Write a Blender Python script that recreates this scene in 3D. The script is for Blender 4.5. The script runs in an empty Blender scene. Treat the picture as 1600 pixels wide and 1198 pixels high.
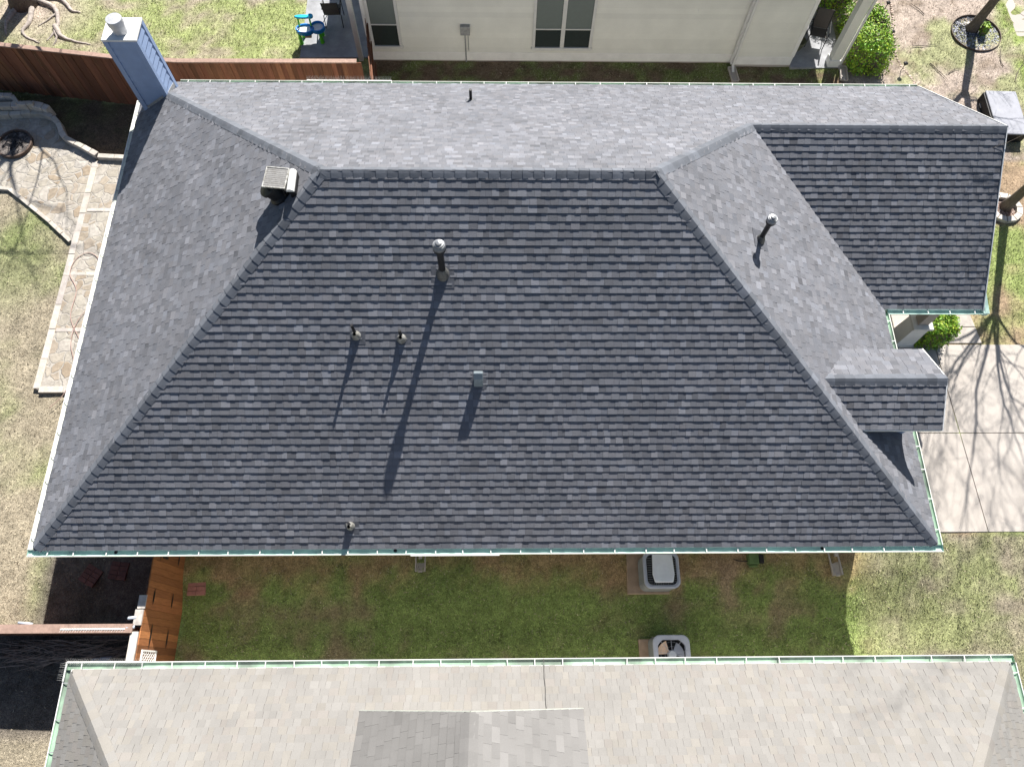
import bpy, math, random
import numpy as np
from mathutils import Vector, Matrix

# ------------------------------------------------------------------ camera
scene = bpy.context.scene
col = scene.collection
cam = bpy.data.cameras.new("camera")
cam_o = bpy.data.objects.new("camera", cam)
col.objects.link(cam_o)
T_, R_, Y_ = 0.3903, 0.0435, -0.0484           # tilt, roll, yaw
cam_o.matrix_world = (Matrix.Translation((9.1395, -2.3654, 14.4182)) @ Matrix.Rotation(Y_, 4, 'Z')
                      @ Matrix.Rotation(T_, 4, 'X') @ Matrix.Rotation(R_, 4, 'Z'))
cam.sensor_width = 36.0
cam.lens = 1125.13 / 1600 * 36
cam.clip_start = 0.1
cam.clip_end = 2000
scene.camera = cam_o

# ------------------------------------------------------------------ light
SUN = Vector((0.236, 0.703, 0.671)).normalized()
sun = bpy.data.lights.new("sun", 'SUN')
sun.energy = 5.0
sun.angle = math.radians(0.53)
sun.color = (1.0, 0.955, 0.89)
sun_o = bpy.data.objects.new("sun", sun)
sun_o.rotation_euler = SUN.to_track_quat('Z', 'Y').to_euler()
sun_o.location = (20, 30, 40)
col.objects.link(sun_o)
world = bpy.data.worlds.new("World")
scene.world = world
world.use_nodes = True
nt = world.node_tree
sky = nt.nodes.new('ShaderNodeTexSky')
sky.sky_type = 'NISHITA'
sky.sun_disc = False
sky.sun_elevation = math.asin(SUN.z)
sky.sun_rotation = math.atan2(SUN.x, SUN.y)
bg = nt.nodes['Background']
bg.inputs['Strength'].default_value = 0.050
nt.links.new(sky.outputs[0], bg.inputs['Color'])
scene.view_settings.view_transform = 'Standard'
scene.view_settings.look = 'None'
scene.view_settings.gamma = 1
scene.view_settings.exposure = 1.12

# ------------------------------------------------------------------ helpers
def tag(o, label=None, cat=None, group=None, kind=None):
    if label: o['label'] = label
    if cat: o['category'] = cat
    if group: o['group'] = group
    if kind: o['kind'] = kind
    return o

def empty(name, loc, label, cat, group=None, rz=0):
    o = bpy.data.objects.new(name, None)
    o.location = loc
    o.rotation_euler = (0, 0, rz)
    o.empty_display_size = 0.2
    col.objects.link(o)
    return tag(o, label, cat, group)

def V3(p): return Vector((p[0], p[1], p[2]))

class MB:
    def __init__(s):
        s.v = []; s.f = []; s.c = []
    def face(s, pts, c=(1, 1, 1)):
        n = len(s.v)
        s.v.extend([tuple(p) for p in pts])
        s.f.append(tuple(range(n, n + len(pts))))
        s.c.append(c)
    def add(s, verts, faces, c=(1, 1, 1)):
        n = len(s.v)
        s.v.extend([tuple(p) for p in verts])
        for f in faces:
            s.f.append(tuple(i + n for i in f)); s.c.append(c)
    def box(s, a, b, c=(1, 1, 1), M=None):
        x0, y0, z0 = a; x1, y1, z1 = b
        vs = [Vector(p) for p in ((x0, y0, z0), (x1, y0, z0), (x1, y1, z0), (x0, y1, z0),
                                  (x0, y0, z1), (x1, y0, z1), (x1, y1, z1), (x0, y1, z1))]
        if M is not None: vs = [M @ p for p in vs]
        s.add(vs, [(0, 3, 2, 1), (4, 5, 6, 7), (0, 1, 5, 4), (1, 2, 6, 5), (2, 3, 7, 6), (3, 0, 4, 7)], c)
    def bar(s, p, q, w, h, up=(0, 0, 1), c=(1, 1, 1)):
        p = V3(p); q = V3(q); d = (q - p); L = d.length; d.normalize()
        up = Vector(up); x = d.cross(up)
        if x.length < 1e-4: x = d.cross(Vector((1, 0, 0)))
        x.normalize(); z = x.cross(d)
        M = Matrix((( x.x, d.x, z.x, p.x), (x.y, d.y, z.y, p.y), (x.z, d.z, z.z, p.z), (0, 0, 0, 1)))
        s.box((-w / 2, 0, -h / 2), (w / 2, L, h / 2), c, M)
    def prism(s, poly, z0, z1, c=(1, 1, 1)):
        n = len(poly)
        a = sum(poly[i][0] * poly[(i + 1) % n][1] - poly[(i + 1) % n][0] * poly[i][1] for i in range(n))
        if a < 0: poly = poly[::-1]
        vs = [(p[0], p[1], z0) for p in poly] + [(p[0], p[1], z1) for p in poly]
        fs = [tuple(range(n - 1, -1, -1)), tuple(range(n, 2 * n))]
        fs += [(i, (i + 1) % n, n + (i + 1) % n, n + i) for i in range(n)]
        s.add(vs, fs, c)
    def tube(s, pts, rad, n=8, c=(1, 1, 1), caps=True):
        pts = [V3(p) for p in pts]
        if not hasattr(rad, '__len__'): rad = [rad] * len(pts)
        vs = []
        prev = None
        for i, p in enumerate(pts):
            d = (pts[min(i + 1, len(pts) - 1)] - pts[max(i - 1, 0)])
            if d.length < 1e-7: d = Vector((0, 0, 1))
            d.normalize()
            if prev is None:
                x = d.orthogonal().normalized()
            else:
                x = prev - d * prev.dot(d)
                if x.length < 1e-5: x = d.orthogonal()
                x.normalize()
            prev = x
            y = d.cross(x)
            for k in range(n):
                a = 2 * math.pi * k / n
                vs.append(p + (x * math.cos(a) + y * math.sin(a)) * rad[i])
        fs = []
        for i in range(len(pts) - 1):
            for k in range(n):
                fs.append((i * n + k, i * n + (k + 1) % n, (i + 1) * n + (k + 1) % n, (i + 1) * n + k))
        if caps:
            fs.append(tuple(range(n - 1, -1, -1)))
            m = (len(pts) - 1) * n
            fs.append(tuple(range(m, m + n)))
        s.add(vs, fs, c)
    def lathe(s, o, prof, n=20, c=(1, 1, 1), axis=(0, 0, 1)):
        ax = Vector(axis).normalized()
        s_pts = [V3(o) + ax * z for r, z in prof]
        s_r = [max(r, 1e-4) for r, z in prof]
        x = ax.orthogonal().normalized(); y = ax.cross(x)
        vs = []
        for p, r in zip(s_pts, s_r):
            for k in range(n):
                a = 2 * math.pi * k / n
                vs.append(p + (x * math.cos(a) + y * math.sin(a)) * r)
        fs = []
        for i in range(len(prof) - 1):
            for k in range(n):
                fs.append((i * n + k, i * n + (k + 1) % n, (i + 1) * n + (k + 1) % n, (i + 1) * n + k))
        s.add(vs, fs, c)
    def build(s, name, m, parent=None, smooth=False, bevel=0, autosmooth=None):
        me = bpy.data.meshes.new(name)
        me.from_pydata(s.v, [], s.f)
        ca = me.color_attributes.new('Col', 'FLOAT_COLOR', 'CORNER')
        arr = np.ones((len(me.loops), 4), dtype=np.float32)
        lens = [len(f) for f in s.f]
        arr[:, :3] = np.repeat(np.array(s.c, dtype=np.float32).reshape(-1, 3), lens, axis=0)
        ca.data.foreach_set('color', arr.ravel())
        if smooth:
            me.polygons.foreach_set('use_smooth', [True] * len(me.polygons))
        me.materials.append(m)
        me.update()
        o = bpy.data.objects.new(name, me)
        col.objects.link(o)
        if parent is not None:
            o.parent = parent
            # geometry is modelled in world space: cancel the parent's placement
            o.matrix_parent_inverse = wm(parent).inverted()
        if bevel:
            b = o.modifiers.new('b', 'BEVEL'); b.width = bevel; b.segments = 2; b.limit_method = 'ANGLE'
        return o

def wm(o):
    m = Matrix.LocRotScale(o.location, o.rotation_euler, o.scale)
    if o.parent is not None:
        m = wm(o.parent) @ o.matrix_parent_inverse @ m
    return m

def copy_tree(o, parent=None):
    c = o.copy(); col.objects.link(c)
    if parent is not None: c.parent = parent
    for ch in [x for x in bpy.data.objects if x.parent == o]:
        copy_tree(ch, c)
    return c

# ------------------------------------------------------------------ materials
def mat(name, color=(0.5, 0.5, 0.5), rough=0.7, metal=0.0, attr=False, var=0.12, scale=8.0, bump=0.0,
        bscale=60.0, spec=0.35, stretch=None, grain=0.0, gscale=300.0, tint=None, tscale=1.2, tamt=0.5):
    m = bpy.data.materials.new(name)
    m.use_nodes = True
    t = m.node_tree; N = t.nodes; Lk = t.links
    b = N['Principled BSDF']
    b.inputs['Roughness'].default_value = rough
    b.inputs['Metallic'].default_value = metal
    b.inputs['Specular IOR Level'].default_value = spec
    geo = N.new('ShaderNodeNewGeometry')
    src = geo.outputs['Position']
    if stretch:
        mp = N.new('ShaderNodeMapping'); mp.inputs['Scale'].default_value = stretch
        Lk.new(src, mp.inputs['Vector']); src = mp.outputs[0]
    def noise(sc, det=4, vec=None):
        n = N.new('ShaderNodeTexNoise'); n.inputs['Scale'].default_value = sc
        n.inputs['Detail'].default_value = det; n.inputs['Roughness'].default_value = 0.6
        Lk.new(vec or src, n.inputs['Vector']); return n
    def mul(a, bsock):
        x = N.new('ShaderNodeMix'); x.data_type = 'RGBA'; x.blend_type = 'MULTIPLY'
        x.inputs[0].default_value = 1.0
        Lk.new(a, x.inputs[6]); Lk.new(bsock, x.inputs[7]); return x.outputs[2]
    rgb = N.new('ShaderNodeRGB'); rgb.outputs[0].default_value = (*color, 1)
    c = rgb.outputs[0]
    if tint:
        n = noise(tscale, 5)
        mr = N.new('ShaderNodeMapRange'); mr.inputs[1].default_value = 0.42; mr.inputs[2].default_value = 0.62
        mr.inputs[3].default_value = 0; mr.inputs[4].default_value = tamt
        Lk.new(n.outputs[0], mr.inputs[0])
        x = N.new('ShaderNodeMix'); x.data_type = 'RGBA'
        Lk.new(mr.outputs[0], x.inputs[0]); Lk.new(c, x.inputs[6]); x.inputs[7].default_value = (*tint, 1)
        c = x.outputs[2]
    if var:
        n = noise(scale)
        mr = N.new('ShaderNodeMapRange'); mr.inputs[1].default_value = 0.25; mr.inputs[2].default_value = 0.75
        mr.inputs[3].default_value = 1 - var * 1.6; mr.inputs[4].default_value = 1 + var * 1.6
        Lk.new(n.outputs[0], mr.inputs[0]); c = mul(c, mr.outputs[0])
    if grain:
        n = noise(gscale, 2, geo.outputs['Position'])
        mr = N.new('ShaderNodeMapRange'); mr.inputs[1].default_value = 0.3; mr.inputs[2].default_value = 0.7
        mr.inputs[3].default_value = 1 - grain; mr.inputs[4].default_value = 1 + grain
        Lk.new(n.outputs[0], mr.inputs[0]); c = mul(c, mr.outputs[0])
    if attr:
        at = N.new('ShaderNodeVertexColor'); at.layer_name = 'Col'
        c = mul(c, at.outputs[0])
    Lk.new(c, b.inputs['Base Color'])
    if bump:
        n = noise(bscale, 3)
        bp = N.new('ShaderNodeBump'); bp.inputs['Strength'].default_value = 1.0; bp.inputs['Distance'].default_value = bump
        Lk.new(n.outputs[0], bp.inputs['Height']); Lk.new(bp.outputs[0], b.inputs['Normal'])
    return m

M = {}
M['shingle'] = mat('charcoal_shingle', (0.141, 0.145, 0.162), 0.9, attr=True, var=0.09, scale=0.8, grain=0.18, gscale=120, bump=0.006, bscale=110, spec=0.25)
M['ridge'] = mat('ridge_shingle', (0.115, 0.125, 0.145), 0.9, attr=True, var=0.08, scale=6, grain=0.14, gscale=140, spec=0.25)
M['pale_shingle'] = mat('pale_shingle', (0.214, 0.207, 0.196), 0.92, attr=True, var=0.06, scale=1.2, grain=0.10, gscale=120, bump=0.002, bscale=220, spec=0.2)
M['deck'] = mat('roof_felt', (0.02, 0.021, 0.026), 0.95)
M['pale_deck'] = mat('pale_roof_felt', (0.10, 0.095, 0.09), 0.95)
M['gutter'] = mat('sage_gutter_paint', (0.42, 0.60, 0.54), 0.5, var=0.12, scale=3, tint=(0.33, 0.46, 0.41), tscale=2.0, tamt=0.5)
M['pale_gutter'] = mat('pale_sage_gutter_paint', (0.30, 0.45, 0.33), 0.5, var=0.15, scale=2, tint=(0.11, 0.12, 0.11), tscale=1.1, tamt=0.75)
M['cream_sunlit_gutter'] = mat('cream_sunlit_gutter_paint', (0.68, 0.70, 0.62), 0.5, var=0.04)  # cream lip colour; as west trough it imitates sunlit green gutter paint
M['lip'] = mat('faded_cream_lip', (0.42, 0.44, 0.39), 0.5, var=0.1, scale=3)
M['white'] = mat('white_paint', (0.66, 0.66, 0.64), 0.5, var=0.04, scale=5)
M['trim'] = mat('white_trim', (0.80, 0.80, 0.78), 0.6, var=0.05, scale=4)
M['siding'] = mat('greige_siding', (0.76, 0.76, 0.70), 0.7, attr=True, var=0.04, scale=1.5, grain=0.03, gscale=60)
M['blue'] = mat('chimney_siding_paint', (0.25, 0.335, 0.51), 0.65, var=0.05, scale=5)
M['metal'] = mat('galvanised_metal', (0.50, 0.51, 0.53), 0.45, metal=0.35, var=0.1, scale=14)
M['cap'] = mat('vent_cap_metal', (0.22, 0.23, 0.245), 0.4, metal=0.5, var=0.1, scale=14)
M['collar'] = mat('collar_metal', (0.13, 0.13, 0.125), 0.45, metal=0.4, var=0.3, scale=25)
M['metal_dull'] = mat('dull_metal', (0.36, 0.37, 0.38), 0.55, metal=0.4, var=0.15, scale=20)
M['black'] = mat('black_pipe_paint', (0.012, 0.012, 0.014), 0.45, var=0.1)
M['flash'] = mat('flashing_sheet', (0.085, 0.09, 0.105), 0.7, var=0.2, scale=12)
M['lead'] = mat('lead_flashing', (0.42, 0.42, 0.40), 0.45, metal=0.5, var=0.2, scale=25, tint=(0.16, 0.15, 0.12), tscale=14, tamt=0.8)
M['cone'] = mat('vent_cap_paint', (0.20, 0.24, 0.26), 0.5, var=0.12, scale=30)
M['pv'] = mat('solar_cells', (0.20, 0.195, 0.19), 0.35, var=0.06, scale=30, stretch=(0.2, 1, 1))
M['concrete'] = mat('concrete', (0.43, 0.395, 0.36), 0.9, var=0.05, scale=1.2, grain=0.07, gscale=70, bump=0.002, bscale=90, tint=(0.37, 0.335, 0.30), tscale=0.7, tamt=0.5)
M['slab'] = mat('patio_concrete', (0.33, 0.34, 0.36), 0.9, var=0.1, scale=3, grain=0.08, gscale=60, tint=(0.2, 0.2, 0.21), tscale=2, tamt=0.5)
M['limestone'] = mat('limestone_block', (0.46, 0.43, 0.39), 0.9, attr=True, var=0.12, scale=9, grain=0.1, gscale=80, bump=0.006, bscale=30)
M['joint'] = mat('joint', (0.05, 0.047, 0.043), 0.95)
M['fence'] = mat('weathered_cedar', (0.17, 0.075, 0.042), 0.85, attr=True, var=0.18, scale=5, stretch=(6, 6, 0.6), bump=0.003, bscale=25)
M['gate'] = mat('stained_cedar', (0.36, 0.15, 0.058), 0.75, attr=True, var=0.16, scale=5, stretch=(6, 6, 0.6), bump=0.003, bscale=25)
M['fence_cap'] = mat('fence_cap_board', (0.30, 0.205, 0.165), 0.85, attr=True, var=0.15, scale=9, grain=0.08, gscale=60)
M['bark'] = mat('bark', (0.13, 0.108, 0.092), 0.95, var=0.3, scale=12, stretch=(3, 3, 0.7), bump=0.02, bscale=12)
M['twig'] = mat('dry_twigs', (0.15, 0.12, 0.10), 0.95, var=0.25, scale=10)
M['leaf'] = mat('hedge_leaf', (0.20, 0.36, 0.03), 0.55, attr=True, var=0.2, scale=6)
M['blade'] = mat('grass_blade', (1.0, 1.0, 1.0), 0.8, attr=True, var=0.0)
M['black_metal'] = mat('black_metal', (0.02, 0.02, 0.022), 0.5, metal=0.3, var=0.1)
M['mesh_fabric'] = mat('brown_sling_fabric', (0.085, 0.075, 0.07), 0.85, var=0.1, scale=30, grain=0.1)
M['toy_blue'] = mat('blue_plastic', (0.01, 0.20, 0.60), 0.35, var=0.03)
M['toy_cyan'] = mat('cyan_plastic', (0.02, 0.42, 0.65), 0.35, var=0.03)
M['toy_green'] = mat('green_plastic', (0.09, 0.52, 0.03), 0.4, var=0.03)
M['toy_white'] = mat('white_plastic', (0.7, 0.72, 0.72), 0.4, var=0.1, scale=12)
M['pane'] = mat('window_glass_dark', (0.035, 0.045, 0.045), 0.08, var=0.05, spec=0.6)
M['blind'] = mat('blind_slats', (0.17, 0.20, 0.19), 0.5, var=0.03)
M['brick'] = mat('red_paver', (0.42, 0.20, 0.165), 0.9, attr=True, var=0.12, scale=14, grain=0.1)
M['ac_body'] = mat('grey_unit_paint', (0.24, 0.25, 0.24), 0.5, var=0.08, scale=10, attr=True)
M['ac_top'] = mat('light_unit_paint', (0.42, 0.45, 0.52), 0.4, var=0.06, scale=5)
M['ac_dark'] = mat('unit_inside', (0.02, 0.02, 0.024), 0.7, var=0.1)
M['ac_blade_sunlit'] = mat('fan_blade_sunlit', (0.85, 0.62, 0.45), 0.6, var=0.1, scale=14)  # peach colour stands in for sunlight on a single blade
M['pad'] = mat('equipment_pad', (0.36, 0.27, 0.20), 0.9, var=0.12, scale=7, grain=0.08)
M['rubber'] = mat('grey_cable', (0.07, 0.068, 0.065), 0.6, var=0.1)
M['hose'] = mat('faded_red_hose', (0.40, 0.27, 0.235), 0.6, var=0.2, scale=5)
M['pvc'] = mat('white_pvc', (0.42, 0.46, 0.52), 0.4, var=0.05)
M['steel_edge'] = mat('rusty_steel_edging', (0.10, 0.07, 0.055), 0.7, var=0.3, scale=9)
M['cream_stucco'] = mat('pale_wall', (0.62, 0.59, 0.54), 0.85, var=0.06, scale=2)
M['brown_trim'] = mat('taupe_trim', (0.38, 0.34, 0.31), 0.7, var=0.06)
M['ash'] = mat('ash_and_charcoal', (0.17, 0.15, 0.14), 0.98, var=0.45, scale=16, tint=(0.03, 0.028, 0.027), tscale=6, tamt=0.9, bump=0.02, bscale=30)
M['pot'] = mat('olive_pot_glaze', (0.10, 0.105, 0.06), 0.5, var=0.1)

def ground_material():
    m = bpy.data.materials.new('lawn_soil')
    m.use_nodes = True
    t = m.node_tree; N = t.nodes; L = t.links
    b = N['Principled BSDF']; b.inputs['Roughness'].default_value = 0.95; b.inputs['Specular IOR Level'].default_value = 0.1
    at = N.new('ShaderNodeVertexColor'); at.layer_name = 'Col'
    geo = N.new('ShaderNodeNewGeometry')
    def noise(sc, det, r=0.65):
        n = N.new('ShaderNodeTexNoise'); n.inputs['Scale'].default_value = sc; n.inputs['Detail'].default_value = det
        n.inputs['Roughness'].default_value = r; L.new(geo.outputs['Position'], n.inputs['Vector']); return n
    c = at.outputs[0]
    for sc, lo, hi, det in ((3.0, 0.72, 1.3, 5), (14, 0.7, 1.3, 4), (45, 0.45, 1.55, 3)):
        n = noise(sc, det)
        mr = N.new('ShaderNodeMapRange'); mr.inputs[1].default_value = 0.3; mr.inputs[2].default_value = 0.7
        mr.inputs[3].default_value = lo; mr.inputs[4].default_value = hi
        L.new(n.outputs[0], mr.inputs[0])
        x = N.new('ShaderNodeMix'); x.data_type = 'RGBA'; x.blend_type = 'MULTIPLY'; x.inputs[0].default_value = 1
        L.new(c, x.inputs[6]); L.new(mr.outputs[0], x.inputs[7]); c = x.outputs[2]
    L.new(c, b.inputs['Base Color'])
    n = noise(40, 4)
    bp = N.new('ShaderNodeBump'); bp.inputs['Strength'].default_value = 1; bp.inputs['Distance'].default_value = 0.02
    L.new(n.outputs[0], bp.inputs['Height']); L.new(bp.outputs[0], b.inputs['Normal'])
    return m
M['ground'] = ground_material()

def flagstone_material(name, stones, mortar, scale, wid=0.06):
    m = bpy.data.materials.new(name)
    m.use_nodes = True
    t = m.node_tree; N = t.nodes; L = t.links
    b = N['Principled BSDF']; b.inputs['Roughness'].default_value = 0.9; b.inputs['Specular IOR Level'].default_value = 0.2
    geo = N.new('ShaderNodeNewGeometry')
    nz = N.new('ShaderNodeTexNoise'); nz.inputs['Scale'].default_value = 2.5; nz.inputs['Detail'].default_value = 2
    L.new(geo.outputs['Position'], nz.inputs['Vector'])
    mv = N.new('ShaderNodeVectorMath'); mv.operation = 'MULTIPLY_ADD'
    L.new(nz.outputs['Color'], mv.inputs[0]); mv.inputs[1].default_value = (0.35, 0.35, 0); L.new(geo.outputs['Position'], mv.inputs[2])
    fl = N.new('ShaderNodeVectorMath'); fl.operation = 'MULTIPLY'; L.new(mv.outputs[0], fl.inputs[0]); fl.inputs[1].default_value = (1, 1, 0)
    v1 = N.new('ShaderNodeTexVoronoi'); v1.feature = 'DISTANCE_TO_EDGE'; v1.inputs['Scale'].default_value = scale
    v2 = N.new('ShaderNodeTexVoronoi'); v2.feature = 'F1'; v2.inputs['Scale'].default_value = scale
    L.new(fl.outputs[0], v1.inputs['Vector']); L.new(fl.outputs[0], v2.inputs['Vector'])
    cr = N.new('ShaderNodeValToRGB'); cr.color_ramp.interpolation = 'LINEAR'
    sp = N.new('ShaderNodeSeparateColor'); L.new(v2.outputs['Color'], sp.inputs[0]); L.new(sp.outputs[0], cr.inputs[0])
    e = cr.color_ramp.elements
    e[0].color = (*stones[0], 1); e[1].color = (*stones[-1], 1)
    for i, s in enumerate(stones[1:-1]):
        k = e.new((i + 1) / (len(stones) - 1)); k.color = (*s, 1)
    n2 = N.new('ShaderNodeTexNoise'); n2.inputs['Scale'].default_value = 9; n2.inputs['Detail'].default_value = 6
    n2.inputs['Roughness'].default_value = 0.7
    L.new(geo.outputs['Position'], n2.inputs['Vector'])
    mr = N.new('ShaderNodeMapRange'); mr.inputs[1].default_value = 0.3; mr.inputs[2].default_value = 0.7
    mr.inputs[3].default_value = 0.72; mr.inputs[4].default_value = 1.25; L.new(n2.outputs[0], mr.inputs[0])
    x = N.new('ShaderNodeMix'); x.data_type = 'RGBA'; x.blend_type = 'MULTIPLY'; x.inputs[0].default_value = 1
    L.new(cr.outputs[0], x.inputs[6]); L.new(mr.outputs[0], x.inputs[7])
    mm = N.new('ShaderNodeMapRange'); mm.inputs[1].default_value = wid * 0.5; mm.inputs[2].default_value = wid
    L.new(v1.outputs['Distance'], mm.inputs[0])
    y = N.new('ShaderNodeMix'); y.data_type = 'RGBA'; L.new(mm.outputs[0], y.inputs[0]); y.inputs[6].default_value = (*mortar, 1)
    L.new(x.outputs[2], y.inputs[7]); L.new(y.outputs[2], b.inputs['Base Color'])
    bp = N.new('ShaderNodeBump'); bp.inputs['Strength'].default_value = 1; bp.inputs['Distance'].default_value = 0.012
    ad = N.new('ShaderNodeMath'); ad.operation = 'MULTIPLY_ADD'; L.new(n2.outputs[0], ad.inputs[0]); ad.inputs[1].default_value = 0.8
    L.new(mm.outputs[0], ad.inputs[2]); L.new(ad.outputs[0], bp.inputs['Height']); L.new(bp.outputs[0], b.inputs['Normal'])
    return m
M['flag'] = flagstone_material('flagstone', [(0.31, 0.28, 0.235), (0.36, 0.335, 0.29), (0.29, 0.235, 0.175), (0.38, 0.355, 0.32), (0.32, 0.29, 0.245)], (0.36, 0.335, 0.30), 3.6)
M['gravel'] = flagstone_material('grey_gravel', [(0.04, 0.045, 0.05), (0.35, 0.36, 0.38), (0.14, 0.15, 0.17), (0.45, 0.45, 0.45), (0.1, 0.11, 0.12)], (0.03, 0.03, 0.03), 20, 0.12)
M['mulch'] = flagstone_material('pink_gravel_mulch', [(0.30, 0.20, 0.17), (0.42, 0.34, 0.30), (0.20, 0.13, 0.11), (0.36, 0.27, 0.23)], (0.10, 0.075, 0.06), 15, 0.10)

# ------------------------------------------------------------------ main dimensions
W, D, S = 17.95, 6.0, 0.6673       # plan width, half depth, pitch
N2 = 2 * D
H = D * S
XW, RW = 20.22, 3.334              # wing gable end, half width of wing
YR = N2 - RW                       # wing ridge
HW = RW * S
YV = N2 - 2 * RW                   # wing front eave
CS = 1 / math.sqrt(1 + S * S)      # cos pitch
SN = S * CS
EXP = 0.1431                       # shingle exposure

# ------------------------------------------------------------------ terrain
_ys = [-60, -4.5, -3.0, -1.9, -1.2, -0.6, -0.1, 0.6, 12, 15, 60]
_zs = [-2.5, -2.5, -2.56, -2.68, -2.74, -2.58, -2.40, -2.36, -2.40, -2.46, -2.46]
def gz(x, y):
    a = float(np.interp(y, _ys, _zs))
    t = min(1, max(0, (x - 18.2) / 2.0))
    b = float(np.interp(y, [-60, -3, 0.5, 60], [-2.55, -2.55, -2.36, -2.42]))
    a = a * (1 - t) + b * t
    t = min(1, max(0, (-x) / 1.5))
    return a * (1 - t) + (-2.48) * t

def vnoise(x, y, s, seed=0):
    # smooth value noise, numpy
    x = np.asarray(x) * s + seed * 17.3; y = np.asarray(y) * s + seed * 31.7
    xi = np.floor(x); yi = np.floor(y); fx = x - xi; fy = y - yi
    fx = fx * fx * (3 - 2 * fx); fy = fy * fy * (3 - 2 * fy)
    def h(a, b):
        v = np.sin(a * 127.1 + b * 311.7 + seed * 7.7) * 43758.5453
        return v - np.floor(v)
    return (h(xi, yi) * (1 - fx) + h(xi + 1, yi) * fx) * (1 - fy) + (h(xi, yi + 1) * (1 - fx) + h(xi + 1, yi + 1) * fx) * fy
def fbm(x, y, s, seed=0):
    return sum(vnoise(x, y, s * 2 ** i, seed + i) * 0.5 ** i for i in range(4)) / 1.875

GREEN = np.array([0.180, 0.238, 0.076]); LUSH = np.array([0.24, 0.275, 0.115]); STRAW = np.array([0.275, 0.240, 0.178])
TAN = np.array([0.27, 0.20, 0.135]); DIRT = np.array([0.19, 0.145, 0.105]); SHADE_DARK = np.array([0.115, 0.10, 0.088])
PALE = np.array([0.36, 0.30, 0.255])
def sm(a, b, v):
    t = np.clip((v - a) / (b - a), 0, 1); return t * t * (3 - 2 * t)
def mix(a, b, t):
    t = np.asarray(t)[..., None]
    return a * (1 - t) + b * t
def fence_y(x): return np.interp(x, [-9.5, -4.65, -1.41, .3, 5.22], [14.60, 13.98, 13.55, 13.43, 13.46])
def ground_color(x, y):
    """natural colour of the lawn / soil at each spot (dry and green areas), darkened where house and fence shade falls"""
    x = np.asarray(x, float); y = np.asarray(y, float)
    f = fbm(x, y, 0.9, 3); f2 = fbm(x, y, 2.6, 9)
    c = np.broadcast_to(STRAW, x.shape + (3,)).copy()
    c = mix(c, GREEN * 1.2, sm(0.45, 0.7, f) * 0.6)
    # side yard between the houses
    side = (x > 1.9) & (x < 18) & (y < 1.5) & (y > -3)
    base = mix(np.broadcast_to(GREEN * 1.15, c.shape), TAN * 0.8, sm(0.50, 0.74, f * 0.6 + f2 * 0.4) * .8)
    nearh = sm(-0.75, 0.1, y + (f2 - 0.5) * 0.9)
    base = mix(base, np.array([0.33, 0.205, 0.125]), nearh * 0.75 * sm(0.3, 0.6, f * 0.5 + f2 * 0.5 + 0.08))
    # dry strip by the air conditioner
    base = mix(base, TAN, sm(1.5, 0.4, np.hypot((x - 14.6) / 1.2, (y + 0.5) / 0.7)) * sm(0.35, 0.6, f2) * 0.8)
    c = np.where(side[..., None], base, c)
    # front lawn lower right
    fr = sm(17.0, 18.0, x) * (y < 0.75)
    lawn = mix(np.broadcast_to(STRAW * 0.92, c.shape), LUSH * 0.95, sm(0.35, 0.65, f2 * 0.4 + f * 0.6) * 0.75)
    c = mix(c, lawn, fr)
    # back yard (left)
    bk = (x < 0.6) & (y > -1.3)
    lawn = mix(np.broadcast_to(STRAW * 1.02, c.shape), GREEN * 1.15, sm(0.42, 0.72, f) * 0.5)
    lawn = mix(lawn, GREEN * .8, sm(1.6, 0.3, np.hypot(x + 3.8, (y - 8.2) / 1.4)) * 0.5)
    c = np.where(bk[..., None], lawn, c)
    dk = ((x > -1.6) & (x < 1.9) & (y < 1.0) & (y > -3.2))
    c = np.where(dk[..., None], mix(c, SHADE_DARK, sm(-1.4, -0.9, x) * 0.9), c)  # ground colour darkened in the outline of the house shadow
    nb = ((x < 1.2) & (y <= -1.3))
    c = np.where(nb[..., None], mix(STRAW * 0.95 * np.ones_like(c), SHADE_DARK, sm(-3.55, -3.3, y) * 0.85), c)  # ground colour darkened as far as the fence shadow reaches
    # soil behind the stone wall, by the fence
    bd = (x < 1.0) & (y > 11.3) & (y < fence_y(x) + .1)
    c = np.where(bd[..., None], mix(DIRT * 0.55 * np.ones_like(c), GREEN * 0.6, sm(0.35, 0.7, f) * 0.7), c)
    # neighbour's back yard (top left)
    tl = (x < 5.3) & (y > fence_y(x))
    lawn = mix(np.broadcast_to(LUSH * 1.12, c.shape), STRAW * 1.1, sm(0.4, 0.7, f2 * 0.5 + f * 0.5))
    lawn = mix(lawn, PALE, sm(2.4, 0.3, np.hypot((x + 5.6) / 1.2, (y - 17.4))) * 0.85)
    c = np.where(tl[..., None], lawn, c)
    # shaded strip behind the house
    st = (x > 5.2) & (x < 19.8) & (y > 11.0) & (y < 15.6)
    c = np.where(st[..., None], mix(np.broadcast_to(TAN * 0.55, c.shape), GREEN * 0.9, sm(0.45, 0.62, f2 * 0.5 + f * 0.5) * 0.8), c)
    # front garden top right: leaf litter and thin grass
    fg = (x > 19.8) & (y > 11.5)
    lit = mix(np.broadcast_to(PALE, c.shape), LUSH * 1.05, sm(0.50, 0.66, f) * 0.7 + 0.6 * sm(25.0, 25.6, x) * sm(0.3, 0.5, f2))
    lit = mix(lit, DIRT * 0.9, sm(0.55, 0.72, f2) * 0.6)
    c = np.where(fg[..., None], lit, c)
    fm = (x > 19.8) & (y > 0.7) & (y <= 11.5)
    lit = mix(np.broadcast_to(TAN * 1.1, c.shape), GREEN * 1.2, sm(0.36, 0.60, f) * 0.85)
    c = np.where(fm[..., None], lit, c)
    return c

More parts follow.
